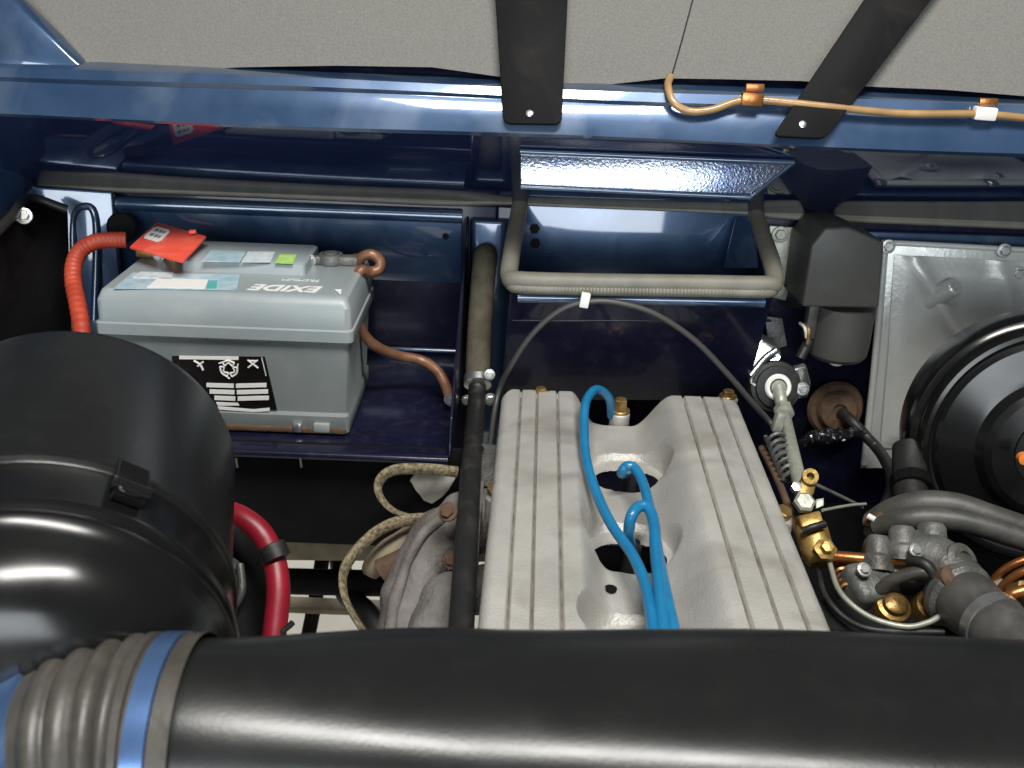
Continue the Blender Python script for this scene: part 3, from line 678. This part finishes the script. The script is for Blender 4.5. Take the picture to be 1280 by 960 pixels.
# folded edges
tube('edge_fold', [at(1107, 303, ay - .002), at(1330, 315, ay - .002)], .004, 'alloy_plate', ap, 10, 3)
tube('edge_fold', [at(1106, 306, ay - .002), at(1094, 450, ay - .010), at(1080, 580, ay - .02)], .0052, 'alloy_plate', ap, 10, 4)
# domed pressing with diagonal swages
bm = bmesh.new(); nn = 36
ca, cb, cc_, cdd = at(1118, 318, ay - .003), at(1330, 330, ay - .003), at(1330, 570, ay - .02), at(1100, 560, ay - .02); Gd = []
for j in range(nn + 1):
    r = []
    for i in range(nn + 1):
        u, v = i / nn, j / nn; p = ca.lerp(cb, u).lerp(cdd.lerp(cc_, u), v)
        e = min(u, 1 - u, v, 1 - v); d = .007 * sst(0, .08, e)
        d += .011 * math.exp(-((u - v * .75 - .10) / .045) ** 2) + .009 * math.exp(-((u + v * .1 - .03) / .05) ** 2) * v + .004 * math.exp(-((u - .62 - v * .2) / .05) ** 2)
        d += .0016 * noise.noise(V(u * 5, v * 5, 1))
        r.append(bm.verts.new(p + V(0, -d, 0)))
    Gd.append(r)
for j in range(nn):
    for i in range(nn): bm.faces.new((Gd[j][i], Gd[j][i + 1], Gd[j + 1][i + 1], Gd[j + 1][i]))
bmesh.ops.recalc_face_normals(bm, faces=bm.faces[:]); link_bm('pressed_field', bm, 'alloy_plate', ap, angle=60)
for px, py in ((1110, 308), (1255, 313), (1088, 578), (1272, 342)): bolt(at(px, py, ay - .006), (0, -1, .1), .0068, 'steel', ap)
# peg
pg = at(1172, 360, ay - .006)
lathe('peg', pg + V(-.008, .004, -.018), V(.55, -.75, .75), [(.017, 0), (.0155, .012), (.0125, .044), (.011, .046), (.005, .0455), (.005, .038), (0, .038)], 'alloy_plate', ap, 24)
box('peg_foot', pg + V(-.010, .0, -.016), (.034, .010, .024), 'alloy_plate', ap, Matrix.Rotation(math.radians(-20), 3, 'Y'), .004)

# ================================================================== brake servo
sv = thing('brake_servo', 'round glossy black brake servo drum in front of the alloy plate', 'servo', att(1295, 690, 1.2))
sc = att(1306, 556, 1.16); ax = V(-.16, -1, .16).normalized(); Rr = .152
lathe('drum', sc, ax, [(0, -.10), (Rr * .8, -.10), (Rr * .97, -.07), (Rr, -.03), (Rr * 1.0, -.008), (Rr * .985, -.002), (Rr * .955, 0), (Rr * .94, .002), (Rr * .93, .010), (Rr * .905, .016), (Rr * .875, .017), (Rr * .86, .013), (Rr * .84, .012), (Rr * .80, .018), (Rr * .6, .022), (Rr * .55, .024), (Rr * .5, .034), (Rr * .45, .038), (Rr * .3, .039), (Rr * .28, .036), (0, .036)], 'black_gloss', sv, 96, angle=25)
pb_ = att(1278, 572, 1.10); lathe('paint_mark', pb_, ax, [(0, 0), (.007, 0), (.006, .008), (0, .009)], 'orange', sv, 20)
tube('vacuum_stub', [att(1137, 560, 1.20), att(1137, 590, 1.18), att(1140, 625, 1.15), att(1160, 648, 1.13)], .020, 'rubber', sv, 20, 8)
lathe('stub_collar', att(1139, 606, 1.165), att(1137, 590, 1.18) - att(1140, 625, 1.15), [(.02, -.008), (.0235, -.007), (.0235, .007), (.02, .008)], 'black_gloss', sv, 28)

# grommet
gy = 1.345
gm = thing('grommet', 'brown perished rubber grommet in the bulkhead beneath the motor drum', 'grommet', at(1045, 512, gy))
lathe('grommet_disc', at(1043, 510, gy), (0.05, -1, .15), [(0, 0), (.041, 0), (.042, .004), (.038, .010), (.031, .011), (.029, .017), (.026, .021), (.012, .022), (.010, .018), (0, .018)], 'rust_rubber', gm, 40)
tube('harness', [at(1052, 515, 1.325), at(1066, 528, 1.30), at(1082, 545, 1.285), at(1100, 565, 1.26), att(1114, 592, 1.28), att(1113, 618, 1.25), att(1100, 645, 1.2), att(1088, 665, 1.16)], .008, 'rubber', gm, 12, 8)
# taped crinkled wrap
bm = bmesh.new(); wp = [at(1000, 553, 1.27), at(1020, 546, 1.265), at(1048, 544, 1.26), at(1082, 538, 1.27)]
a_tube(bm, wp, lambda t: .0045 + .006 * math.sin(math.pi * t), 16, 14)
for v in bm.verts: v.co += Vector((noise.noise(v.co * 160), noise.noise(v.co * 160 + V(5, 0, 0)), noise.noise(v.co * 160 + V(0, 9, 0)))) * .0035
o = link_bm('taped_wire', bm, 'foil_black', None, angle=20); tag(o, 'short wire wrapped in crinkled shiny black tape below the grommet', 'wire')

# ================================================================== heater valve and throttle rod
hv = thing('throttle_pivot', 'zinc and black rubber pivot housing with white ring on the bulkhead', 'pivot', at(968, 480, 1.3))
hc = at(972, 484, 1.225); hax = V(.05, -1, .35).normalized()
lathe('rubber_body', hc, hax, [(0, -.07), (.03, -.07), (.034, -.03), (.036, -.012), (.034, -.006), (.029, -.005), (.028, -.001), (.022, 0), (0, 0)], 'rubber', hv, 40)
lathe('white_ring', hc, hax, [(.0115, 0), (.0175, 0), (.018, .003), (.016, .0055), (.012, .005), (.0115, .002)], 'print_white', hv, 36, False)
lathe('shaft_end', hc, hax, [(.0105, 0), (.0095, .006), (0, .007)], 'pale_zinc', hv, 24)
prism('zinc_bracket', [at(938, 446, 1.25), at(952, 424, 1.265), at(970, 432, 1.265), at(978, 446, 1.25), at(948, 486, 1.225), at(936, 480, 1.23)], (0, .012, .006), 'zinc', hv, .003, 3)
prism('zinc_bracket', [at(992, 462, 1.245), at(1008, 458, 1.25), at(1014, 480, 1.245), at(1010, 498, 1.235), at(996, 500, 1.23), at(988, 490, 1.235)], (0, .010, .003), 'zinc', hv, .003, 3)
bolt(at(1003, 486, 1.232), hax, .0062, 'steel', hv)
tube('zinc_tie', [at(938, 470, 1.232), at(956, 448, 1.245), at(970, 438, 1.25)], .005, 'zinc', hv, 10, 5)
rd = thing('throttle_rod', 'pale plated rod running from the white ringed pivot to the brass linkage', 'rod', att(1000, 600, 1.16))
tube('rod', [hc + hax * .004, at(976, 500, 1.205), at(979, 514, 1.19), att(988, 555, 1.2), att(1001, 610, 1.12)], .0085, 'pale_zinc', rd, 14, 6)
lathe('rod_collar', at(980, 514, 1.188), at(976, 500, 1.205) - att(988, 555, 1.2), [(.0085, -.008), (.013, -.007), (.013, .007), (.0085, .008)], 'pale_zinc', rd, 6)
box('clevis', att(973, 527, 1.215), (.012, .014, .026), 'pale_zinc', rd, Matrix.Rotation(math.radians(10), 3, 'Y'), .003)
# return spring
sg = bmesh.new(); s0, s1 = att(968, 545, 1.215), att(990, 600, 1.15); pts = []
u, v, a_ = frame(s1 - s0)
for i in range(7 * 12 + 1):
    an = i / 12 * 2 * math.pi; pts.append(s0.lerp(s1, i / 84) + u * .011 * math.cos(an) + v * .011 * math.sin(an))
a_tube(sg, pts, .0026, 6, 1); o = link_bm('return_spring', sg, 'alloy_dark'); tag(o, 'grey coil return spring beside the cam cover edge', 'spring')
tube('rusty_rod', [att(952, 560, 1.23), att(968, 590, 1.18), att(984, 630, 1.12), att(1006, 690, 1.06)], .0045, 'rust_rubber', None, 10, 6)
tag(bpy.data.objects['rusty_rod'], 'rusty brown rod along the cam cover flank behind the spring', 'rod')

# brass linkage
bl = thing('brass_linkage', 'yellow plated linkage of stacked brackets beside the cam cover', 'linkage', att(1025, 700, 1.05))
q = lambda px, py, t: att(px, py, t)
prism('lever', [q(996, 612, 1.1), q(1004, 592, 1.11), q(1016, 589, 1.11), q(1022, 598, 1.11), q(1018, 616, 1.1), q(1008, 630, 1.09), q(994, 628, 1.09)], (0, .006, -.008), 'gold_zinc', bl, .002)
lathe('lever_eye', q(1012, 596, 1.104), (0, -.8, .6), [(.0045, 0), (.009, 0), (.009, .004), (.0045, .004)], 'gold_zinc', bl, 20, False)
lathe('pivot_nut', q(1004, 630, 1.082), (0, -.6, .8), [(.012, 0), (.012, .007), (.009, .009), (0, .009)], 'pale_zinc', bl, 6)
lathe('pivot_nut', q(994, 611, 1.09), (0, -.6, .8), [(.006, 0), (.006, .007), (0, .008)], 'steel', bl, 6)
prism('clasp', [q(998, 645, 1.07), q(1026, 638, 1.07), q(1030, 652, 1.06), q(1002, 660, 1.06)], (0, .012, -.008), 'gold_zinc', bl, .0025)
tube('rubber_band', [q(1003, 664, 1.055), q(1016, 659, 1.052), q(1031, 655, 1.055)], .0042, 'rubber', bl, 8, 4)
lathe('barrel', q(1012, 655, 1.08), q(1028, 712, 1.05) - q(1012, 655, 1.08), [(.015, 0), (.0175, .006), (.0175, .035), (.014, .043), (.012, .048), (0, .05)], 'gold_zinc', bl, 28)
lathe('end_nut', q(1029, 690, 1.03), (0, -.6, .8), [(.012, 0), (.012, .009), (.007, .011), (.006, .017), (0, .018)], 'gold_zinc', bl, 6)
tube('copper_arm', [q(1030, 694, 1.03), q(1060, 697, 1.02), q(1100, 700, 1.01), q(1138, 701, 1.0)], .0062, 'copper', bl, 10, 5)
prism('tie_plate', [q(1020, 624, 1.09), q(1030, 622, 1.09), q(1030, 632, 1.085), q(1020, 636, 1.085)], (0, .003, -.003), 'pale_zinc', bl, .001)
tube('link_wire', [q(1016, 604, 1.11), q(1050, 620, 1.12), q(1078, 634, 1.13)], .0022, 'alloy_dark', bl, 8, 4)
tube('link_wire', [q(1028, 638, 1.08), q(1060, 632, 1.11), q(1082, 630, 1.13)], .0018, 'pale_zinc', bl, 8, 4)

# grey vacuum hoses
vh = tube('vacuum_hose', [q(1092, 655, 1.10), q(1115, 640, 1.085), q(1150, 630, 1.07), q(1195, 633, 1.06), q(1240, 648, 1.05), q(1310, 672, 1.04)], .0145, 'rubber_dusty', None, 16, 8)
tag(vh, 'thick grey hose arching under the servo, upper of the pair', 'hose')
vh2 = tube('vacuum_hose', [q(1098, 660, 1.08), q(1130, 650, 1.055), q(1170, 648, 1.045), q(1220, 656, 1.035), q(1310, 684, 1.02)], .0120, 'rubber_dusty', None, 16, 8)
tag(vh2, 'thick grey hose running beneath its twin, lower of the pair', 'hose')
hf = thing('hose_fitting', 'small dirty fitting with white tip at the grey hose ends', 'fitting', q(1095, 655, 1.09))
lathe('fitting_body', q(1106, 656, 1.08), q(1088, 652, 1.09) - q(1106, 656, 1.08), [(.013, 0), (.014, .006), (.011, .012), (.008, .014), (.007, .022), (0, .023)], 'rust_rubber', hf, 20)
tube('white_tip', [q(1094, 650, 1.075), q(1085, 645, 1.08)], .0035, 'white', hf, 8, 2)

# carburettor-like throttle body with castings
tb = thing('fuel_injection_casting', 'grey cast alloy throttle body with bosses and angled outlet', 'throttle body', q(1160, 790, .95))
def blob(name, pts, r, m, sq=.0012):
    bm = bmesh.new(); a_tube(bm, pts, r, 20, 8)
    for v in bm.verts: v.co += Vector((noise.noise(v.co * 45), noise.noise(v.co * 45 + V(7, 0, 0)), noise.noise(v.co * 45 + V(0, 3, 0)))) * sq * 2
    return link_bm(name, bm, m, tb, angle=60)
rough_box = lambda n, c, sz, rz, rx, m='alloy_dark', bev=.008: box(n, c, sz, m, tb, Matrix.Rotation(rz, 3, 'Z') @ Matrix.Rotation(rx, 3, 'X'), bev, 4)
rough_box('body', q(1130, 708, 1.03), (.085, .05, .045), -.25, .5, bev=.012)
blob('body_neck', [q(1100, 700, 1.03), q(1150, 695, 1.015), q(1190, 718, .99), q(1222, 752, .96)], lambda t: .019 + .008 * math.sin(math.pi * t), 'alloy_dark', .0008)
rough_box('body_flank', q(1082, 738, 1.01), (.05, .045, .05), .3, .4, bev=.010)
rough_box('body_base', q(1120, 785, .99), (.16, .04, .03), -.05, .3, 'dark', .006)
for px, py, r in ((1128, 664, .0135), (1164, 660, .0145), (1097, 676, .012)):
    lathe('boss', q(px, py + 34, 1.01), q(px, py - 4, 1.01) - q(px, py + 34, 1.0), [(r * 1.35, -.004), (r * 1.3, .010), (r * 1.05, .014), (r, .028), (r * .82, .032), (0, .033)], 'alloy_dark', tb, 24)
lathe('port_cap', q(1198, 702, .985), V(.3, -.6, .7), [(.019, -.02), (.0175, .006), (.013, .010), (.008, .0105), (.007, .006), (0, .006)], 'alloy_dark', tb, 24)
oa, ob_ = q(1196, 742, .965), q(1272, 806, .885)
lathe('outlet_flange', oa, ob_ - oa, [(.0, -.012), (.028, -.010), (.034, -.002), (.034, .006), (.03, .010), (0, .010)], 'alloy_dark', tb, 40)
lathe('outlet', oa, ob_ - oa, [(.0, .006), (.0295, .008), (.031, .02), (.029, .034), (.0275, .05), (.029, .054), (.029, .066), (.027, .07), (.025, .12), (0, .12)], 'rubber_dusty', tb, 40)
lathe('outlet_clip', oa.lerp(ob_, .60), ob_ - oa, [(.028, -.006), (.0305, -.005), (.0305, .005), (.028, .006)], 'steel', tb, 32)
for px, py, m in ((1115, 752, 'brass_dark'), (1164, 752, 'brass_dark')):
    lathe('brass_fitting', q(px, py + 8, .985), V(.05, -.5, .9), [(.0185, -.02), (.0185, .002), (.0165, .006), (.0125, .007), (.0115, .012), (.008, .014), (0, .014)], m, tb, 28)
sp_ = []; s0, s1 = q(1050, 708, 1.04), q(1060, 740, 1.0); u_, v_, _a = frame(s1 - s0)
for i in range(5 * 12 + 1): sp_.append(s0.lerp(s1, i / 60) + u_ * .009 * math.cos(i / 12 * 2 * math.pi) + v_ * .009 * math.sin(i / 12 * 2 * math.pi))
tube('copper_spring', sp_, .0022, 'copper', tb, 6, 1)
blob('lever_arm', [q(1098, 738, .985), q(1118, 724, .975), q(1150, 716, .965), q(1182, 722, .955)], .006, 'hose_grey', .0006)
blob('lever_arm', [q(1136, 700, .975), q(1156, 706, .962), q(1168, 724, .958), q(1160, 742, .965)], .0055, 'rubber', .0004)
lathe('lever_knob', q(1184, 722, .952), V(.3, -.6, .6), [(.010, -.004), (.0105, .004), (.007, .008), (0, .009)], 'rust_rubber', tb, 18)
for px, py in ((1145, 688), (1210, 724), (1080, 712)): bolt(q(px, py, .985), V(.1, -.6, .8), .005, 'steel', tb)
tube('fuel_pipe', [q(1036, 700, 1.03), q(1050, 740, .985), q(1085, 770, .96), q(1130, 783, .945), q(1160, 778, .945), q(1178, 768, .95)], .0028, 'pale_zinc', None, 8, 8)
tag(bpy.data.objects['fuel_pipe'], 'thin pale fuel pipe curving below the throttle body', 'pipe')
o = tube('fuel_pipe', [q(1022, 710, 1.04), q(1032, 745, .99), q(1060, 775, .965), q(1100, 788, .95), q(1180, 790, .945)], .003, 'rubber', None, 8, 8); tag(o, 'thin dark fuel pipe hugging the cam cover beside the castings', 'pipe')
# copper brake pipes at far right
for (pp_, lab_) in (([q(1232, 742, 1.0), q(1245, 722, .99), q(1268, 705, .98), q(1320, 688, .97)], 'copper brake pipe bending up towards the servo, upper of the pair'), ([q(1240, 752, .98), q(1256, 730, .97), q(1280, 714, .96), q(1330, 702, .95)], 'copper brake pipe bending up towards the servo, lower of the pair')):
    o = tube('brake_pipe', pp_, .0042, 'copper', None, 12, 8); tag(o, lab_, 'pipe')
fu = thing('pipe_union', 'brass pipe union with curved brass tail beside the outlet', 'union', q(1270, 750, .95))
lathe('union_nut', q(1282, 745, .95), V(.2, -.6, .7), [(.016, -.01), (.016, .008), (.012, .01), (0, .011)], 'brass', fu, 6)
tube('union_tail', [q(1258, 762, .94), q(1262, 745, .935), q(1290, 736, .93)], .006, 'copper', fu, 10, 6)
lathe('union_sleeve', q(1246, 735, .985), V(.6, -.2, .5), [(.007, -.008), (.007, .008), (0, .009)], 'pale_zinc', fu, 16)

# ================================================================== air cleaner
c1, c0 = att(40, 822, .66), att(100, 574, .845)
acx = (c1 - c0).normalized(); Lc = (c1 - c0).length; RC = .127
ac = thing('air_cleaner', 'glossy black air cleaner canister beside the battery', 'air cleaner', (c0 + c1) / 2 - V(0, 0, .13))
lathe('canister', c0, acx, [(0, -.01), (RC * .6, -.012), (RC * .9, -.008), (RC * .975, 0), (RC, .012), (RC, Lc - .058), (RC * 1.004, Lc - .055), (RC * 1.03, Lc - .053), (RC * 1.034, Lc - .050), (RC * 1.03, Lc - .047), (RC * 1.008, Lc - .045), (RC * 1.0, Lc - .043), (RC * .99, Lc - .012)], 'black_satin', ac, 128, angle=28)
lathe('lid', c0, acx, [(RC * .985, Lc - .05), (RC * 1.012, Lc - .042), (RC * 1.014, Lc - .008), (RC * 1.02, Lc - .006), (RC * 1.042, Lc - .003), (RC * 1.046, Lc + .001), (RC * 1.04, Lc + .004), (RC * 1.022, Lc + .006), (RC * 1.03, Lc + .009), (RC * 1.03, Lc + .012), (RC * 1.008, Lc + .015), (RC * .99, Lc + .022), (RC * .975, Lc + .032), (RC * .95, Lc + .042), (RC * .91, Lc + .052), (RC * .85, Lc + .061), (RC * .76, Lc + .069), (RC * .65, Lc + .075), (RC * .5, Lc + .08), (RC * .3, Lc + .083), (0, Lc + .084)], 'black_gloss', ac, 128, angle=30)
# clip
ck = q(170, 636, .605)
tcl = acx
radial = (ck - (c0 + acx * (ck - c0).dot(acx))).normalized(); tang = acx.cross(radial)
base = c0 + acx * (Lc - .030) + radial * (RC * 1.03)
rot = Matrix((tang, acx, radial)).transposed()
box('clip_plate', base + acx * -.004 + radial * .002, (.020, .036, .003), 'black_gloss', ac, rot, .001)
tube('clip_wire', [base + tang * .010 + acx * -.022 + radial * .003, base + tang * .010 + acx * .004 + radial * .005, base + acx * .009 + radial * .004, base - tang * .010 + acx * .004 + radial * .005, base - tang * .010 + acx * -.022 + radial * .003], .0016, 'black_gloss', ac, 8, 6)
lathe('clip_roll', base + radial * .005 - tang * .012 + acx * .004, tang, [(0, 0), (.0045, 0), (.0045, .024), (0, .024)], 'black_gloss', ac, 16)

# corrugated hose
ch = thing('corrugated_hose', 'grey corrugated air hose with blue steel clamps', 'hose', (-.27, .45, 1.0))
hx1 = -.186
path = [V(hx1 + .012, .449, 1.066), V(-.205, .448, 1.065), V(-.230, .446, 1.061), V(-.252, .445, 1.052), V(-.273, .445, 1.036), V(-.290, .447, 1.010), V(-.299, .452, .975), V(-.302, .460, .93)]
Q = spline(path, 24); Ls = [0]
for a, b in zip(Q, Q[1:]): Ls.append(Ls[-1] + (b - a).length)
def rad(s):
    if s < .012: return .0655
    if s < .026: return .0635
    if s < .030: return .066
    if s < .068: return .0610 + .0055 * abs(math.sin((s - .030) / .0095 * math.pi)) ** .6
    if s < .083: return .0635
    if s < .088: return .066
    return .063
bm = bmesh.new(); S2 = []; n2 = 420; tot = Ls[-1]; rings = []; k = 0
for i in range(n2 + 1):
    s = tot * i / n2
    while k < len(Ls) - 2 and Ls[k + 1] < s: k += 1
    f = (s - Ls[k]) / max(1e-9, Ls[k + 1] - Ls[k]); p = Q[k].lerp(Q[k + 1], f); t = (Q[min(k + 2, len(Q) - 1)] - Q[max(k - 1, 0)]).normalized()
    u = V(0, 1, 0); u = (u - t * u.dot(t)).normalized(); v = t.cross(u); S2.append((s, p, t, u, v))
    rings.append([bm.verts.new(p + u * rad(s) * math.cos(2 * math.pi * j / 72) + v * rad(s) * math.sin(2 * math.pi * j / 72)) for j in range(72)])
for a, b in zip(rings, rings[1:]):
    for j in range(72): bm.faces.new((a[j], a[(j + 1) % 72], b[(j + 1) % 72], b[j]))
link_bm('bellows', bm, 'hose_grey', ch, angle=60)
for s0 in (.0185, .0755):
    s, p, t, u, v = min(S2, key=lambda e: abs(e[0] - s0))
    lathe('clamp_band', p, t, [(.0630, -.0065), (.0662, -.006), (.0662, .006), (.0630, .0065)], 'clamp_blue', ch, 72, False)
# duct
dt = thing('air_duct', 'large black moulded intake duct across the front of the engine', 'duct', (.1, .47, .98))
bm = bmesh.new(); secs = []
NXD = 90; NS = 72
def key(x, tab):
    for (a, va), (b, vb) in zip(tab, tab[1:]):
        if x <= b: return va + (vb - va) * sst(a, b, x)
    return tab[-1][1]
for i in range(NXD + 1):
    x = -.188 + (.62 + .188) * i / NXD
    yc = key(x, [(-.19, .448), (-.02, .472), (.2, .476), (.62, .468)]); zc = key(x, [(-.19, 1.065), (-.02, 1.052), (.62, 1.043)])
    a = key(x, [(-.19, .062), (-.02, .072), (.2, .078), (.62, .088)]); b = key(x, [(-.19, .062), (-.02, .058), (.62, .060)]); ex = key(x, [(-.19, 2.0), (-.03, 2.9), (.25, 4.0), (.62, 4.4)])
    sc_ = 1.0 + .03 * (1 - sst(-.188, -.182, x)) * -1
    ring = []
    for j in range(NS):
        th = 2 * math.pi * j / NS; c_, s_ = math.cos(th), math.sin(th)
        ring.append(bm.verts.new((x, yc + a * sc_ * math.copysign(abs(c_) ** (2 / ex), c_), zc + b * sc_ * math.copysign(abs(s_) ** (2 / ex), s_) + (0.0 if s_ < 0 else -.0015 * math.sin(x * 7)))))
    secs.append(ring)
for a, b in zip(secs, secs[1:]):
    for j in range(NS): bm.faces.new((a[j], a[(j + 1) % NS], b[(j + 1) % NS], b[j]))
bm.faces.new(secs[0]); bm.faces.new(secs[-1][::-1])
link_bm('duct_body', bm, 'black_satin', dt, angle=60)

# ================================================================== low left: manifold, straps, beams
mf = thing('exhaust_manifold', 'rough grey brown cast exhaust manifold beside the engine', 'manifold', att(540, 780, 1.0))
def rough(name, pts, r, parent, m='cast_iron', amp=.003):
    bm = bmesh.new(); a_tube(bm, pts, r, 24, 10)
    for v in bm.verts: v.co += Vector((noise.noise(v.co * 30), noise.noise(v.co * 30 + V(7, 0, 0)), noise.noise(v.co * 30 + V(0, 3, 0)))) * amp
    return link_bm(name, bm, m, parent, angle=60)
rough('runner', [att(625, 650, 1.12), att(585, 655, 1.11), att(548, 672, 1.09), att(524, 715, 1.07), att(512, 770, 1.05), att(505, 860, 1.0)], lambda t: .034 - .004 * t + .003 * math.sin(9 * t), mf, amp=.006)
rough('runner', [att(625, 735, 1.05), att(580, 738, 1.04), att(555, 762, 1.02), att(540, 800, 1.0), att(534, 860, .97)], lambda t: .026 + .004 * t, mf, amp=.006)
rough('rib', [att(560, 642, 1.07), att(530, 668, 1.055), att(508, 705, 1.04), att(492, 760, 1.02), att(486, 800, 1.0)], .006, mf, amp=.003)
box('flange', att(592, 690, 1.07), (.012, .17, .085), 'cast_iron', mf, Matrix.Rotation(math.radians(2), 3, 'Y'), .003)
for px, py in ((566, 700), (560, 640), (574, 760)): bolt(att(px, py, 1.03), V(-.3, -.7, .7), .007, 'rust_rubber', mf)
rough('heat_shield', [att(540, 660, 1.12), att(505, 680, 1.12), att(472, 706, 1.12), att(464, 720, 1.12)], lambda t: .018 - .010 * t ** 3, mf, 'dusty_beam', .004)
rough('rusty_joint', [att(505, 700, 1.10), att(478, 716, 1.10)], .016, mf, 'rust_rubber', .004)

def band(name, pts, label):
    bm = bmesh.new(); a_tube(bm, pts, .0072, 10, 10, flat=(.45, 1)); o = link_bm(name, bm, 'braid'); tag(o, label, 'strap', 'braided earth straps'); return o
band('braided_strap', [att(572, 590, 1.17), att(530, 586, 1.16), att(492, 588, 1.15), att(474, 602, 1.14), att(476, 622, 1.13), att(497, 641, 1.12), att(540, 650, 1.09), att(585, 650, 1.08)], 'braided earth strap looped under the battery shelf edge')
band('braided_strap', [att(560, 648, 1.08), att(510, 650, 1.09), att(475, 662, 1.08), att(446, 688, 1.06), att(430, 714, 1.04), att(430, 742, 1.02), att(441, 768, 1.0), att(455, 790, .98)], 'braided earth strap drooping past the beams and below the duct')
# patch of light on the wall, built as an off white pad
o = prism('light_patch', [at(x_, y_, 1.052) for x_, y_ in ((511, 602), (520, 590), (530, 585), (548, 588), (566, 586), (570, 598), (562, 612), (553, 622), (540, 631), (528, 626), (522, 612))], (.0, .006, 0), 'white_matte', None, .0025)
tag(o, 'off white irregular pad in place of a patch of light under the battery shelf', 'pad')
# beams
o = box('chassis_member', att(430, 674, 1.38), (.42, .05, .042), 'dusty_beam', None, Matrix.Rotation(math.radians(-2), 3, 'Y'), .005); tag(o, 'dusty tan chassis beam behind the red cable', 'beam')
o = tube('axle_tube', [att(250, 724, 1.45), att(600, 732, 1.45)], .019, 'dark', None, 20, 4); tag(o, 'black axle tube low under the dusty beam', 'axle')
o = box('ledge_strip', att(420, 758, 1.55), (.40, .03, .012), 'dusty_beam', None, None, .003); tag(o, 'thin dusty ledge beneath the black axle tube', 'ledge')
o = tube('strut', [att(412, 640, 1.6), att(396, 740, 1.62), att(372, 860, 1.64)], .012, 'dark', None, 12, 6); tag(o, 'slim black strut slanting behind the axle tube', 'strut')
o = tube('oily_hose', [att(425, 700, 1.5), att(432, 740, 1.46), att(462, 770, 1.4), att(500, 830, 1.36)], .016, 'rubber', None, 12, 8); tag(o, 'black oily hose bending down behind the earth strap', 'hose')
# red cable low
rcab = thing('red_cable', 'thick dark red cable dropping behind the air cleaner', 'cable', att(345, 790, .95))
tube('cable_run', [att(240, 634, 1.0), att(272, 638, .99), att(300, 646, .98), att(326, 666, .975), att(342, 698, .97), att(348, 735, .96), att(345, 775, .95), att(340, 815, .94)], .0115, 'red_cable_dark', rcab, 14, 8)
lathe('cable_band', att(343, 690, .966), att(330, 672, .97) - att(346, 710, .965), [(.0116, -.008), (.0135, -.007), (.0135, .007), (.0116, .008)], 'rubber', rcab, 20)
tube('cable_tie_end', [att(352, 790, .94), att(362, 782, .94), att(366, 778, .94)], .003, 'rubber', rcab, 8, 3)
# dark alternator-like casing below the cleaner
al = thing('steering_box', 'black oily casing with bolt low beside the air cleaner', 'casing', att(295, 790, 1.0))
rough('casing', [att(270, 660, 1.08), att(300, 700, 1.06), att(305, 760, 1.03), att(300, 830, 1.0)], .035, al, 'dark', .006)
bolt(att(285, 715, 1.0), (.2, -1, .6), .010, 'alloy_dark', al); bolt(att(282, 742, .99), (.2, -1, .6), .006, 'alloy_dark', al)
tube('casing_pipe', [att(300, 705, .99), att(302, 740, .98), att(288, 765, .98), att(278, 780, .98)], .004, 'alloy_dark', al, 8, 6)

# unseen front panel and wings of the car, added to shade the bay
o = box('front_panel', (0, .16, .62), (1.5, .03, .72), 'blue_navy', None, None, .005); tag(o, 'dark blue front panel closing the engine bay below the duct', 'panel')
o = box('side_wing', (-.82, .75, .70), (.03, 1.3, .9), 'blue_navy', None, None, .005); tag(o, 'dark blue wing wall on the air cleaner side of the bay', 'wing')
o = box('side_wing', (.82, .75, .70), (.03, 1.3, .9), 'blue_navy', None, None, .005); tag(o, 'dark blue wing wall on the servo side of the bay', 'wing')
o = box('dark_backing', (.56, 1.0, .70), (.5, .74, .06), 'dark', None, None, .01); tag(o, 'black sheet added low under the servo and hoses to keep the gap dark', 'shelf')  # added dark sheet, covers the bright floor in the right corner
